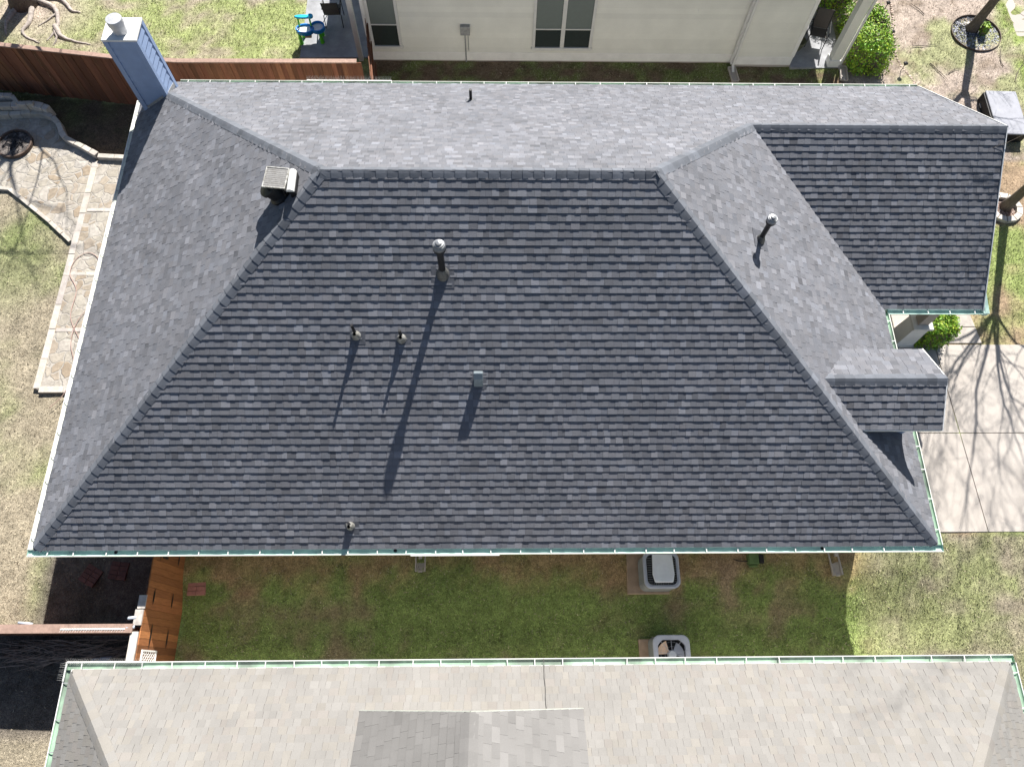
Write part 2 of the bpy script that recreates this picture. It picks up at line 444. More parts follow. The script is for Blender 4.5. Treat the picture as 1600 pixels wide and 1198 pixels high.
def make_ground():
    xs = np.array([-600, -200, -80, -40, -20, -12] + list(np.arange(-8, 28.01, 0.16)) + [32, 45, 90, 220, 600])
    ys = np.array([-600, -200, -80, -40, -20, -10] + list(np.arange(-5, 20.01, 0.16)) + [24, 40, 90, 220, 600])
    X, Y = np.meshgrid(xs, ys)
    Z = np.vectorize(gz)(X, Y) + (fbm(X, Y, 1.1, 5) - 0.5) * 0.05
    nx, ny = len(xs), len(ys)
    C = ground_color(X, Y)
    verts = np.stack([X, Y, Z], -1).reshape(-1, 3)
    idx = np.arange(nx * ny).reshape(ny, nx)
    F = np.stack([idx[:-1, :-1], idx[:-1, 1:], idx[1:, 1:], idx[1:, :-1]], -1).reshape(-1, 4)
    me = bpy.data.meshes.new('lawn_ground')
    me.from_pydata(verts.tolist(), [], F.tolist())
    ca = me.color_attributes.new('Col', 'FLOAT_COLOR', 'POINT')
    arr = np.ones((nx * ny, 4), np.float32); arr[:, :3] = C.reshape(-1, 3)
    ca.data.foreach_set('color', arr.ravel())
    me.polygons.foreach_set('use_smooth', [True] * len(me.polygons))
    me.materials.append(M['ground'])
    o = bpy.data.objects.new('lawn_ground', me); col.objects.link(o)
    tag(o, kind='structure')
make_ground()

# ------------------------------------------------------------------ shingles
def clip_poly(poly, clip):
    out = poly
    n = len(clip)
    for i in range(n):
        ax, ay = clip[i]; bx, by = clip[(i + 1) % n]
        ex, ey = bx - ax, by - ay
        inp = out; out = []
        if not inp: return []
        for j in range(len(inp)):
            p = inp[j]; q = inp[(j + 1) % len(inp)]
            dp = ex * (p[1] - ay) - ey * (p[0] - ax)
            dq = ex * (q[1] - ay) - ey * (q[0] - ax)
            if dp >= 0: out.append(p)
            if (dp >= 0) != (dq >= 0):
                t = dp / (dp - dq)
                out.append((p[0] + (q[0] - p[0]) * t, p[1] + (q[1] - p[1]) * t))
    return out if len(out) >= 3 else []

def shingles(mb, O, U, V, polys, rnd, shade=None, e=EXP, low=0.0118, high=0.0172, wmin=0.10, wmax=0.19, cut3=False):
    """lay individual shingle tabs over a roof plane; polys are convex CCW outlines in (u,v) metres"""
    O = V3(O); U = V3(U).normalized(); V = V3(V).normalized(); Nn = U.cross(V)
    if Nn.z < 0: Nn = -Nn
    umin = min(p[0] for P in polys for p in P); umax = max(p[0] for P in polys for p in P)
    vmin = min(p[1] for P in polys for p in P); vmax = max(p[1] for P in polys for p in P)
    def W3(u, v, h): return O + U * u + V * v + Nn * (h + 0.001)
    k = 0
    v0 = vmin
    while v0 < vmax - 0.01:
        v1 = v0 + e
        u = umin - rnd.uniform(0, 0.3)
        raised = rnd.random() < 0.5
        hc = rnd.uniform(-0.0008, 0.0008)
        while u < umax:
            w = rnd.uniform(wmin, wmax) * (1.0 if raised else 0.9)
            dv = rnd.uniform(-0.0018, 0.0018)
            h = (high if raised else low) + hc + rnd.uniform(-0.001, 0.001)
            g = rnd.gauss(0, 0.088)
            if rnd.random() < 0.17: g += 0.25
            if rnd.random() < 0.10: g -= 0.12
            if raised: g += 0.03
            b = rnd.gauss(0, 0.010)
            if shade: cc = shade(g, b)
            else:
                s = max(0.6, 1 + g); cc = (s * (1 - b), s, s * (1 + b))
            quad = [(u + 0.0012, v0 + dv), (u + w - 0.0012, v0 + dv), (u + w - 0.0012, v1 + 0.006), (u + 0.0012, v1 + 0.006)]
            L = v1 + 0.006 - v0 - dv
            for P in polys:
                c = clip_poly(quad, P)
                if not c: continue
                hh = [max(0.0, h * (v1 + 0.006 - q[1]) / L) for q in c]
                mb.face([W3(q[0], q[1], z) for q, z in zip(c, hh)], cc)
                n = len(c)
                for i in range(n):
                    a, bb = c[i], c[(i + 1) % n]
                    onv = abs(a[1] - (v0 + dv)) < 1e-6 and abs(bb[1] - (v0 + dv)) < 1e-6
                    onu = abs(a[0] - bb[0]) < 1e-6 and raised
                    if onv or onu:
                        dk = tuple(x * 0.35 for x in cc)  # dark asphalt butts, also deepening the shade lines by colour
                        mb.face([W3(a[0], a[1], -0.001), W3(bb[0], bb[1], -0.001), W3(bb[0], bb[1], hh[(i + 1) % n]), W3(a[0], a[1], hh[i])], dk)
            u += w
            raised = (not raised) if rnd.random() < 0.86 else raised
        v0 = v1; k += 1

def caps(mb, P0, P1, a, b, rnd, e=0.2, w=0.135, base=0.012, lift=0.010, shade=None, off=0.0):
    """overlapping cap shingles from P0 up to P1; a,b: unit directions down each adjoining plane"""
    P0 = V3(P0); P1 = V3(P1); a = V3(a).normalized(); b = V3(b).normalized()
    d = (P1 - P0); L = d.length; d.normalize()
    na = a.cross(d); na = na if na.z > 0 else -na
    nb = b.cross(d); nb = nb if nb.z > 0 else -nb
    up = (na + nb).normalized()
    n = int(L / e)
    for i in range(n + 1):
        s0 = i * e + rnd.uniform(-0.008, 0.008); s1 = min(L + off, s0 + e + 0.03)
        if s0 > L + off - 0.02: break
        ww = w + rnd.uniform(-0.006, 0.006)
        g = max(0.7, 1 + rnd.gauss(0, 0.09)) * (1.1 if rnd.random() < .15 else 1)
        c = shade(g - 1, 0) if shade else (g, g, g)
        rows = []
        for s, h in ((s0, base + lift), (s1, base)):
            P = P0 + d * s
            rows.append([P + a * ww + na * h * 0.8, P + a * ww * .35 + na * h * 1.05, P + up * (h * 1.1), P + b * ww * .35 + nb * h * 1.05, P + b * ww + nb * h * 0.8])
        for j in range(4):
            mb.face([rows[0][j], rows[0][j + 1], rows[1][j + 1], rows[1][j]], c)
        # butt
        P = P0 + d * s0
        low = [P + a * ww, P + a * ww * .35 + na * .002, P, P + b * ww * .35 + nb * .002, P + b * ww]
        for j in range(4):
            mb.face([low[j], low[j + 1], rows[0][j + 1], rows[0][j]], tuple(x * .4 for x in c))
        for j in (0, 4):
            mb.face([low[j] - up * .008, rows[0][j], rows[1][j], rows[1][j] - up * (base + .012)], tuple(x * .4 for x in c))

# ------------------------------------------------------------------ the dark-roofed house
house = empty('house', (9, 6, -2.4), 'large house with charcoal shingled hip roof and green gutters in the middle', 'house')

def main_roof():
    rnd = random.Random(4)
    mb = MB()
    s = 1 / CS       # slope length per plan metre
    ED = 0.045       # shingle edge inset from fitted eave
    # south slope
    shingles(mb, (0, 0, 0), (1, 0, 0), (0, CS, SN), [[(ED, ED), (W - ED, ED), (W - D, D * s), (D, D * s)]], rnd)
    # north slope: u runs along -x from (XW,N2)
    shingles(mb, (XW, N2, 0), (-1, 0, 0), (0, -CS, SN), [
        [(0.0, ED), (XW - W + RW, ED), (XW - W + RW, RW * s), (0.0, RW * s)],
        [(XW - W + RW, ED), (XW - ED, ED), (XW - D, D * s), (XW - W + D, D * s), (XW - W + RW, RW * s)]], rnd)
    # west slope: origin at (0,N2), u along -y
    shingles(mb, (0, N2, 0), (0, -1, 0), (CS, 0, SN), [[(ED, ED), (N2 - ED, ED), (N2 - D, D * s), (D, D * s)]], rnd)
    # east slope: origin (W,0), u along +y
    shingles(mb, (W, 0, 0), (0, 1, 0), (-CS, 0, SN), [[(ED, ED), (YV, ED), (YR, RW * s), (N2 - D, D * s), (D, D * s)]], rnd)
    # wing south slope: origin (W-RW.., YV)
    u0 = W - RW
    shingles(mb, (u0, YV, 0), (1, 0, 0), (0, CS, SN), [[(RW - ED, ED), (XW - u0, ED), (XW - u0, RW * s), (0, RW * s)]], rnd)
    o = mb.build('roof', M['shingle'], house)
    # deck below the shingles (felt), thin solid
    dk = MB()
    t = 0.10
    def slab(pts):
        top = [V3(p) for p in pts]; bot = [p - Vector((0, 0, t)) for p in top]
        n = len(pts)
        dk.add(top + bot, [tuple(range(n)), tuple(range(2 * n - 1, n - 1, -1))] + [(i, n + i, n + (i + 1) % n, (i + 1) % n) for i in range(n)])
    e = 0.05
    slab([(e, e, e * S), (W - e, e, e * S), (W - D, D, H), (D, D, H)])
    slab([(W - e, e, e * S), (W - e, YV, e * S), (W - RW, YR, HW), (W - D, D, H)])
    slab([(XW - .01, N2 - e, e * S), (e, N2 - e, e * S), (D, D, H), (W - D, D, H), (W - RW, YR, HW), (XW - .01, YR, HW)])
    slab([(e, N2 - e, e * S), (e, e, e * S), (D, D, H)])
    slab([(W - e, YV + e, e * S), (XW - .01, YV + e, e * S), (XW - .01, YR, HW), (W - RW, YR, HW)])
    dk.build('roof_deck', M['deck'], house)
    # caps
    cp = MB(); rnd = random.Random(8)
    q = 1 / math.sqrt(2)
    down = {'s': (0, -CS, -SN), 'n': (0, CS, -SN), 'w': (-CS, 0, -SN), 'e': (CS, 0, -SN)}
    def perp(planes, P0, P1):
        d = (V3(P1) - V3(P0)).normalized(); r = []
        for k, other in ((0, 1), (1, 0)):
            v = V3(down[planes[k]]); n = {'s': Vector((0, -SN, CS)), 'n': Vector((0, SN, CS)), 'w': Vector((-SN, 0, CS)), 'e': Vector((SN, 0, CS))}[planes[k]]
            p = d.cross(n); 
            if p.dot(v) < 0: p = -p
            r.append(p.normalized())
        return r
    def cap(planes, P0, P1, off=0.0):
        a, b = perp(planes, P0, P1)
        caps(cp, P0, P1, a, b, rnd, off=off)
    cap('ws', (0.09, 0.09, 0.09 * S), (D, D, H), 0.02)
    cap('es', (W - .09, 0.09, 0.09 * S), (W - D, D, H), 0.02)
    cap('wn', (1.12, N2 - 1.12, 1.12 * S), (D, D, H), 0.02)
    cap('en', (W - RW, YR, HW), (W - D, D, H), 0.02)
    cap('ns', (D - .03, D, H), (W - D + .05, D, H))
    cap('ns', (XW, YR, HW), (W - RW - 0.05, YR, HW))
    cp.build('ridge_cap', M['ridge'], house, smooth=False)
    # walls under the eaves, soffit and fascia
    wl = MB()
    wl.prism([(0.5, 0.45), (W - .5, .45), (W - .5, YV + .9), (XW - 1.4, YV + .9), (XW - 1.4, N2 - .45), (.5, N2 - .45)], -2.6, -0.16)
    wl.build('wall', M['cream_stucco'], house)
    so = MB()
    so.prism([(0.06, 0.06), (W - .06, .06), (W - .06, YV + .06), (XW - .02, YV + .06), (XW - .02, N2 - .06), (.06, N2 - .06)], -0.155, -0.125)
    for p, q2 in (((.06, .05), (W - .06, .05)), ((W - .05, .06), (W - .05, YV)), ((W, YV + .05), (XW, YV + .05)), ((.05, .06), (.05, N2)), ((.06, N2 - .05), (XW, N2 - .05))):
        so.bar((p[0], p[1], -0.055), (q2[0], q2[1], -0.055), 0.02, 0.14)
    so.build('fascia', M['trim'], house)
    # gable end of the wing with rake boards
    gb = MB()
    gb.add([(XW - 0.5, YV + .3, -.15), (XW - .5, N2 - .3, -.15), (XW - .5, YR, HW - .25)], [(0, 1, 2)])
    gb.build('gable_wall', M['siding'], house)
    rk = MB()
    for y0, y1 in ((YV + .02, YR), (N2 - .02, YR)):
        rk.bar((XW - 0.012, y0, -0.02 if y0 < YR else -0.02), (XW - .012, y1, HW - .035), 0.018, 0.11)
    rk.build('rake_board', M['trim'], house)
main_roof()

def gutter(house, p, q, inward, mtrough, mlip, hang, name='gutter', z=0.0, mi=True, gap=0.115, seed=1, ext=0):
    """U trough from p to q (eave line); inward = unit 2D vector towards the roof"""
    p = Vector((p[0], p[1], z)); q = Vector((q[0], q[1], z)); i = Vector((inward[0], inward[1], 0))
    d = (q - p).normalized(); L = (q - p).length
    mb = MB()
    prof = [(0.055, 0.012), (0.052, -0.045), (-0.03, -0.045), (-0.055, -0.028), (-0.062, -0.004), (-0.074, -0.004)]  # (inward, z)
    out = [(-0.074, -0.020), (-0.068, -0.05), (-0.032, -0.112), (0.055, -0.112)]
    ring = prof + out
    n = len(ring)
    vs = [P + i * a + Vector((0, 0, b)) for P in (p, q) for a, b in ring]
    fs = [(k, (k + 1) % n, n + (k + 1) % n, n + k) for k in range(n)]
    mb.add(vs, fs)
    # end caps
    mb.face([p + i * a + Vector((0, 0, b)) for a, b in prof]); mb.face([q + i * a + Vector((0, 0, b)) for a, b in prof])
    g = mb.build(name, mtrough, house)
    lp = MB()
    c = i * (-0.074)
    lp.bar(p + c + Vector((0, 0, -0.003)), q + c + Vector((0, 0, -0.003)), 0.016, 0.014)
    lp.build('gutter_lip', mlip, g)
    rnd = random.Random(seed)
    s = rnd.uniform(0.15, 0.4)
    while s < L - 0.1:
        h = MB()
        P = p + d * s
        tw = d * rnd.uniform(-0.012, 0.012)
        h.bar(P + i * 0.052 + Vector((0, 0, 0.001)) + tw, P - i * 0.062 + Vector((0, 0, 0.006)), 0.017, 0.010)
        h.build('gutter_hanger', hang, g)
        s += rnd.uniform(0.50, 0.66)
    return g

gs = gutter(house, (-.07, 0), (W + .07, 0), (0, 1), M['gutter'], M['lip'], M['white'], seed=2)
gutter(house, (0, .06), (0, N2 - .62), (1, 0), M['cream_sunlit_gutter'], M['white'], M['metal_dull'], seed=3)  # trough coloured cream to imitate sun on its inner side
gutter(house, (0.9, N2), (XW - .02, N2), (0, -1), M['pale_gutter'], M['lip'], M['white'], seed=4)
gutter(house, (W, .06), (W, YV - .06), (-1, 0), M['pale_gutter'], M['cream_sunlit_gutter'], M['white'], seed=5)
gutter(house, (W + .06, YV), (XW + .03, YV), (0, 1), M['gutter'], M['gutter'], M['white'], seed=6)
def gutter_bits():
    for x, y in ((1.62, 0.01), (7.09, 0.01), (15.6, 0.01)):
        mb = MB(); mb.lathe((x, y, -0.041), [(0.001, 0), (0.035, 0), (0.035, -0.01)], 14)
        mb.build('gutter_outlet', M['black'], gs)
    # corner return at the gable end of the wing
    mb = MB(); mb.bar((XW + .07, YV - .07, -.03), (XW + .07, YV + .42, .05), .1, .1)
    mb.bar((XW - .02, YV - .03, -.03), (XW + .1, YV - .03, -.03), .1, .1)
    mb.build('gutter_return', M['gutter'], house, bevel=.008)
gutter_bits()

# downspouts of the main house
def downspout(parent, x, y, z0, z1, out=(0, -1), m=None, w=0.08):
    mb = MB()
    o = Vector((out[0], out[1], 0))
    P = Vector((x, y, z1)); 
    pts = [P, P + Vector((0, 0, -0.15)), Vector((x, y, z0 + .16)) , Vector((x, y, z0 + .07)) + o * 0.20]
    for a, b in zip(pts[:-1], pts[1:]):
        mb.bar(a, b, w, w * .8, up=(o.x, o.y, 0.01))
    mb.build('downspout', m or M['white'], parent, bevel=.008)
for x in (7.35, 16.9):
    downspout(house, x, 0.40, -2.38, -0.12, m=M['brown_trim'])

def porch():
    p = MB()
    p.box((17.95 - .5, 5.95, -2.5), (20.6, 6.9, -2.25))
    tag(p.build('porch_floor', M['concrete'], house))
    # battered pedestal with cap and upper post
    x, y = 19.64, 5.78
    mb = MB()
    def fr(z0, w0, z1, w1, m):
        vs = [(x + a * w0, y + b * w0, z0) for a, b in ((-1, -1), (1, -1), (1, 1), (-1, 1))] + [(x + a * w1, y + b * w1, z1) for a, b in ((-1, -1), (1, -1), (1, 1), (-1, 1))]
        m.add(vs, [(0, 3, 2, 1), (4, 5, 6, 7), (0, 1, 5, 4), (1, 2, 6, 5), (2, 3, 7, 6), (3, 0, 4, 7)])
    fr(-2.4, .23, -1.42, .20, mb)
    ped = mb.build('pedestal', M['trim'], house, bevel=.006)
    c = MB(); fr(-2.40, .26, -2.30, .26, c); c.build('pedestal_base', M['white'], ped, bevel=.008)
    c = MB(); fr(-1.42, .25, -1.34, .25, c); c.build('pedestal_cap', M['white'], ped, bevel=.008)
    u = MB(); fr(-1.34, .13, -.16, .11, u); u.build('porch_column', M['brown_trim'], house, bevel=.006)
    bm = MB(); bm.box((17.4, 5.6, -.42), (XW - .35, 5.85, -.16)); bm.build('porch_beam', M['trim'], house)
    w = MB(); w.box((18.62, 5.95, -2.25), (18.78, 6.25, -.17)); w.build('porch_pilaster', M['brown_trim'], house)
porch()

# ------------------------------------------------------------------ dormer over the garage
def dormer():
    rnd = random.Random(11)
    XE = 17.84; yc, zs, ze = 2.965, 1.665, 1.145
    hw = 0.865
    sl = (zs - ze) / hw; c = 1 / math.sqrt(1 + sl * sl); sn = sl * c
    def xr(z): return W - z / S         # where height z meets the east slope
    xa, xe = xr(zs), xr(ze)
    Ls = hw / c
    mb = MB()
    # south face, u along +x from x=xa
    shingles(mb, (xa, yc - hw, ze), (1, 0, 0), (0, c, sn), [[(xe - xa, 0), (XE - xa, 0), (XE - xa, Ls), (0, Ls)]], rnd)
    shingles(mb, (XE, yc + hw, ze), (-1, 0, 0), (0, -c, sn), [[(0, 0), (XE - xe, 0), (XE - xa, Ls), (0, Ls)]], rnd)
    d = mb.build('dormer', M['shingle'], house)
    dk = MB()
    t = .07
    for sgn in (-1, 1):
        top = [V3(p) for p in ((xe, yc + sgn * hw, ze), (XE - .005, yc + sgn * hw, ze), (XE - .005, yc, zs), (xa, yc, zs))]
        bot = [p - Vector((0, 0, t)) for p in top]
        dk.add(top + bot, [(0, 1, 2, 3), (7, 6, 5, 4), (0, 4, 5, 1), (1, 5, 6, 2), (2, 6, 7, 3), (3, 7, 4, 0)])
    dk.build('dormer_deck', M['deck'], d)
    cp = MB()
    caps(cp, (XE, yc, zs), (xa - .05, yc, zs), (0, -c, -sn), (0, c, -sn), rnd)
    cp.build('dormer_ridge_cap', M['ridge'], d)
    w = MB()
    x0 = XE - 0.30
    w.add([(x0, yc - hw + .2, (W - x0) * S - .05), (x0, yc + hw - .2, (W - x0) * S - .05), (x0, yc + hw - .2, ze + .02), (x0, yc, zs - .1), (x0, yc - hw + .2, ze + .02)], [(0, 1, 2, 3, 4)])
    for s_ in (-1, 1):
        y = yc + s_ * (hw - .2)
        w.add([(x0, y, (W - x0) * S - .05), (x0, y, ze + .02), (xe - .1, y, ze + .02)], [(0, 1, 2)])
    w.build('dormer_wall', M['blue'], d)
    tr = MB()
    for s_ in (-1, 1):
        tr.bar((XE + .008, yc + s_ * hw, ze - .04), (XE + .008, yc, zs - .04), .02, .09)
    tr.bar((xe, yc - hw - .008, ze - .035), (XE, yc - hw - .008, ze - .035), .014, .07)
    tr.build('dormer_trim', M['trim'], d)
dormer()

# ------------------------------------------------------------------ chimney
def chimney():
    x0, x1, y0, y1, z1 = 0.34, 1.05, 10.87, 11.50, 2.32
    mb = MB()
    # lap siding on each face: boards with a small step
    n = 12; zb = 0.02
    h = (z1 - zb) / n
    for k in range(n):
        a = zb + k * h; e = 0.020
        b = a + h
        lo = [(x0 - e, y0 - e, a), (x1 + e, y0 - e, a), (x1 + e, y1 + e, a), (x0 - e, y1 + e, a)]
        hi = [(x0, y0, b), (x1, y0, b), (x1, y1, b), (x0, y1, b)]
        mb.add(lo + hi, [(0, 3, 2, 1), (4, 5, 6, 7), (0, 1, 5, 4), (1, 2, 6, 5), (2, 3, 7, 6), (3, 0, 4, 7)])
    ch = mb.build('chimney', M['blue'], house)
    t = MB(); w = .085; e = .028
    for x, y, sx, sy in ((x0, y0, 1, 1), (x1, y0, -1, 1), (x1, y1, -1, -1), (x0, y1, 1, -1)):
        t.prism([(x - sx * e, y - sy * e), (x + sx * w, y - sy * e), (x + sx * w, y - sy * .002), (x - sx * .002, y - sy * .002), (x - sx * .002, y + sy * w), (x - sx * e, y + sy * w)], zb - .1, z1)
    t.build('corner_board', M['blue'], ch)
    c = MB(); c.box((x0 - .035, y0 - .035, z1), (x1 + .035, y1 + .035, z1 + .05))
    c.build('chimney_top', M['white'], ch, bevel=.01)
    f = MB(); cx, cy = .70, 11.10
    f.lathe((cx, cy, z1 + .05), [(.16, 0), (.16, .20), (.178, .205), (.178, .33), (.172, .345), (.001, .355)], 28)
    f.build('flue_cap', M['metal'], ch, smooth=False)
    fl = MB(); fl.bar((x1 + .02, y0 - .01, .68), (x1 + .02, y1, .5), .01, .12); fl.bar((x0, y0 - .02, x0 * S + .02), (x1, y0 - .02, x1 * S + .02), .01, .10)
    fl.build('flashing', M['metal_dull'], ch)
chimney()

# ------------------------------------------------------------------ roof penetrations
def zs_(y): return y * S
def on_plane(plane, x, y):
    z = {'s': y * S, 'n': (N2 - y) * S, 'w': x * S, 'e': (W - x) * S}[plane]
    n = {'s': (0, -SN, CS), 'n': (0, SN, CS), 'w': (-SN, 0, CS), 'e': (SN, 0, CS)}[plane]
    return Vector((x, y, z)), Vector(n)

def flashing_plate(plane, x, y, w, h, parent):
    P, n = on_plane(plane, x, y)
    along = Vector((1, 0, 0)) if plane in 'sn' else Vector((0, 1, 0))
    up = n.cross(along).normalized()
    if up.z < 0: up = -up
    mb = MB()
    P = P + n * .014
    vs = [P - along * w / 2 - up * h / 2, P + along * w / 2 - up * h / 2, P + along * w / 2 + up * h / 2, P - along * w / 2 + up * h / 2]
    vs += [v - n * .004 for v in vs]
    mb.add(vs, [(0, 1, 2, 3), (0, 4, 5, 1), (1, 5, 6, 2), (2, 6, 7, 3), (3, 7, 4, 0)])
    mb.build('flashing', M['flash'], parent)

def flue_pipe(plane, x, y, h, r, capr, caph):
    P, n = on_plane(plane, x, y)
    mb = MB()
    mb.tube([P - Vector((0, 0, .1)), P + Vector((0, 0, h - caph * .5))], r, 16)
    pipe = mb.build('vent_pipe', M['black'], house, smooth=False)
    c = MB()
    z = h - caph
    c.lathe(P, [(r + .004, z - .09), (r + .012, z - .06), (capr * .82, z), (capr * .98, z + .01), (capr * .98, z + caph * .30)], 24)
    c.build('pipe_collar', M['black'], pipe, smooth=False)
    t = MB()
    t.lathe(P, [(capr, z + caph * .30), (capr, z + caph * .62), (capr * .93, z + caph * .66), (capr * .88, z + caph * .70), (capr * .80, z + caph * .70), (capr * .72, z + caph * .80), (capr * .5, z + caph * .82), (capr * .42, z + caph * .94), (0.001, z + caph * .98)], 24)
    t.build('pipe_cap', M['cap'], pipe, smooth=False)
    k = MB(); k.lathe(P, [(r * 2.2, -r * 1.1), (r * 1.9, .03), (r * 1.25, .13), (r * 1.02, .15)], 20)
    k.build('storm_collar', M['collar'], pipe, smooth=True)
    flashing_plate(plane, x, y - (.06 if plane == 's' else 0), .42, .40, pipe)
flue_pipe('s', 8.12, 4.50, 1.02, .062, .115, .24)
flue_pipe('e', 14.29, 5.60, .80, .050, .098, .20)

def plumb_vent(x, y, h, lean=(0, 0), seed=0):
    P, n = on_plane('s', x, y)
    mb = MB()
    T = P + Vector((lean[0], lean[1], h))
    mb.tube([P, P + (T - P) * .5, T], [.034, .030, .026], 12)
    p = mb.build('plumbing_vent', M['black'], house)
    c = MB(); c.lathe(P, [(.105, -.06), (.09, .02), (.062, .10), (.034, .17), (.030, .175)], 18, axis=(n + Vector((0, 0, .8))))
    c.build('lead_boot', M['lead'], p, smooth=True)
    flashing_plate('s', x + .03, y - .03, .28, .26, p)
plumb_vent(6.50, 3.55, .42, (-.01, .0)); plumb_vent(7.34, 3.50, .34, (0, 0)); plumb_vent(6.24, .44, .22)
def north_pipe():
    P, n = on_plane('n', 8.48, 10.47)
    mb = MB(); mb.tube([P, P + Vector((0, 0, .34))], .036, 12)
    p = mb.build('plumbing_vent', M['black'], house)
    c = MB(); c.lathe(P, [(.10, -.05), (.055, .03), (.038, .05)], 14, axis=n); c.build('lead_boot', M['lead'], p, smooth=True)
    flashing_plate('n', 8.48, 10.47, .26, .22, p)
north_pipe()

def box_vent():
    x, y = 8.76, 2.82
    P, n = on_plane('s', x, y); al = Vector((1, 0, 0)); up = n.cross(al); up = up if up.z > 0 else -up
    mb = MB()
    w = .085
    # hooded box: profile in (up, normal)
    prof = [(-.10, 0), (-.10, .20), (-.06, .265), (.04, .30), (.10, .27), (.10, 0)]
    k = len(prof)
    vs = [P + al * s_ + up * a + Vector((0, 0, 1)) * b for s_ in (-w, w) for a, b in prof]
    mb.add(vs, [tuple(range(k)), tuple(range(2 * k - 1, k - 1, -1))] + [(i, i + k, (i + 1) % k + k, (i + 1) % k) for i in range(k)])
    v = mb.build('exhaust_hood', M['cone'], house, bevel=.008)
    flashing_plate('s', x, y, .30, .30, v)
box_vent()

def solar_vent():
    P, n = on_plane('w', 5.16, 5.90)
    al = Vector((0, 1, 0)); up = Vector((CS, 0, SN)); zz = Vector((0, 0, 1)); ex = Vector((1, 0, 0))
    mb = MB()
    mb.lathe(P, [(.24, -.02), (.24, .05), (.19, .08), (.19, .24), (.22, .25), (.22, .30), (.001, .34)], 24, axis=n)
    v = mb.build('solar_roof_vent', M['black_metal'], house)
    # half-round white cowl on the uphill side
    c = MB(); K = 11; r_ = .07
    o = Vector((5.45, 5.88, 3.84))
    rows = []
    for s_ in (-.225, .225):
        rows.append([o + al * s_ + ex * (r_ * math.sin(a)) + zz * (r_ * math.cos(a)) for a in [(-.5 + k / (K - 1)) * math.pi for k in range(K)]])
    for k in range(K - 1):
        c.face([rows[0][k], rows[1][k], rows[1][k + 1], rows[0][k + 1]])
    c.face(rows[0]); c.face(rows[1][::-1]); c.face([rows[0][0], rows[0][-1], rows[1][-1], rows[1][0]])
    c.build('vent_cowl', M['white'], v)
    c = MB(); c.box((5.42, 5.68, 3.60), (5.53, 6.09, 3.83)); c.build('cowl_body', M['black_metal'], v)
    o = Vector((5.18, 5.915, 3.90)); Rz = Matrix.Rotation(-.08, 4, 'Z') @ Matrix.Rotation(.03, 4, 'Y')
    MM = Matrix.Translation(o) @ Rz
    q = MB(); q.box((-.19, -.205, -.012), (.19, .205, 0), M=MM); q.build('solar_panel', M['pv'], v)
    fr = MB()
    for i in range(1, 10):
        a = -.205 + i * .041
        fr.box((-.188, a - .003, 0), (.188, a + .003, .004), M=MM)
    fr.box((-.205, -.222, -.018), (-.188, .222, .010), M=MM); fr.box((.188, -.222, -.018), (.205, .222, .010), M=MM)
    fr.box((-.188, -.222, -.018), (.188, -.205, .012), M=MM); fr.box((-.188, .205, -.018), (.188, .222, .012), M=MM)
    fr.build('panel_frame', M['lead'], v)
    for a in (-.15, .15):
        for x in (-.15, .12):
            leg = MB(); T = MM @ Vector((x, a, -.015)); leg.bar((T.x, T.y, T.x * S + .02), T, .02, .02, up=(0, 1, 0)); leg.build('panel_bracket', M['black_metal'], v)
solar_vent()

def spike_strip(pts, label, n_per=28, h=.10, spikes=True, w=.03, seed=1):
    rnd = random.Random(seed)
    mb = MB()
    for a, b in zip(pts[:-1], pts[1:]):
        a = V3(a); b = V3(b); mb.bar(a, b, w, .012)
        d = b - a; L = d.length; d.normalize()
        sd = Vector((-d.y, d.x, 0))
        if spikes:
            k = int(L * n_per)
            for i in range(k):
                p = a + d * (i + .5) / k * L
                for s_ in (-1, 0, 1):
                    mb.tube([p, p + Vector((0, 0, h)) + sd * s_ * .06 + d * rnd.uniform(-.01, .01)], [.0022, .0014], 3)
    o = mb.build('bird_spike_strip', M['white'])
    tag(o, label, 'bird spikes')
spike_strip([(4.16, N2 + .074, .013), (6.36, N2 + .074, .013)], 'row of thin white bird spikes along gutter at the back of the dark roof', seed=1)
spike_strip([(7.40, -.085, -.005), (9.15, -.085, -.005)], 'white strip clipped to the front lip of the green gutter above the lawn', spikes=False, w=.035)

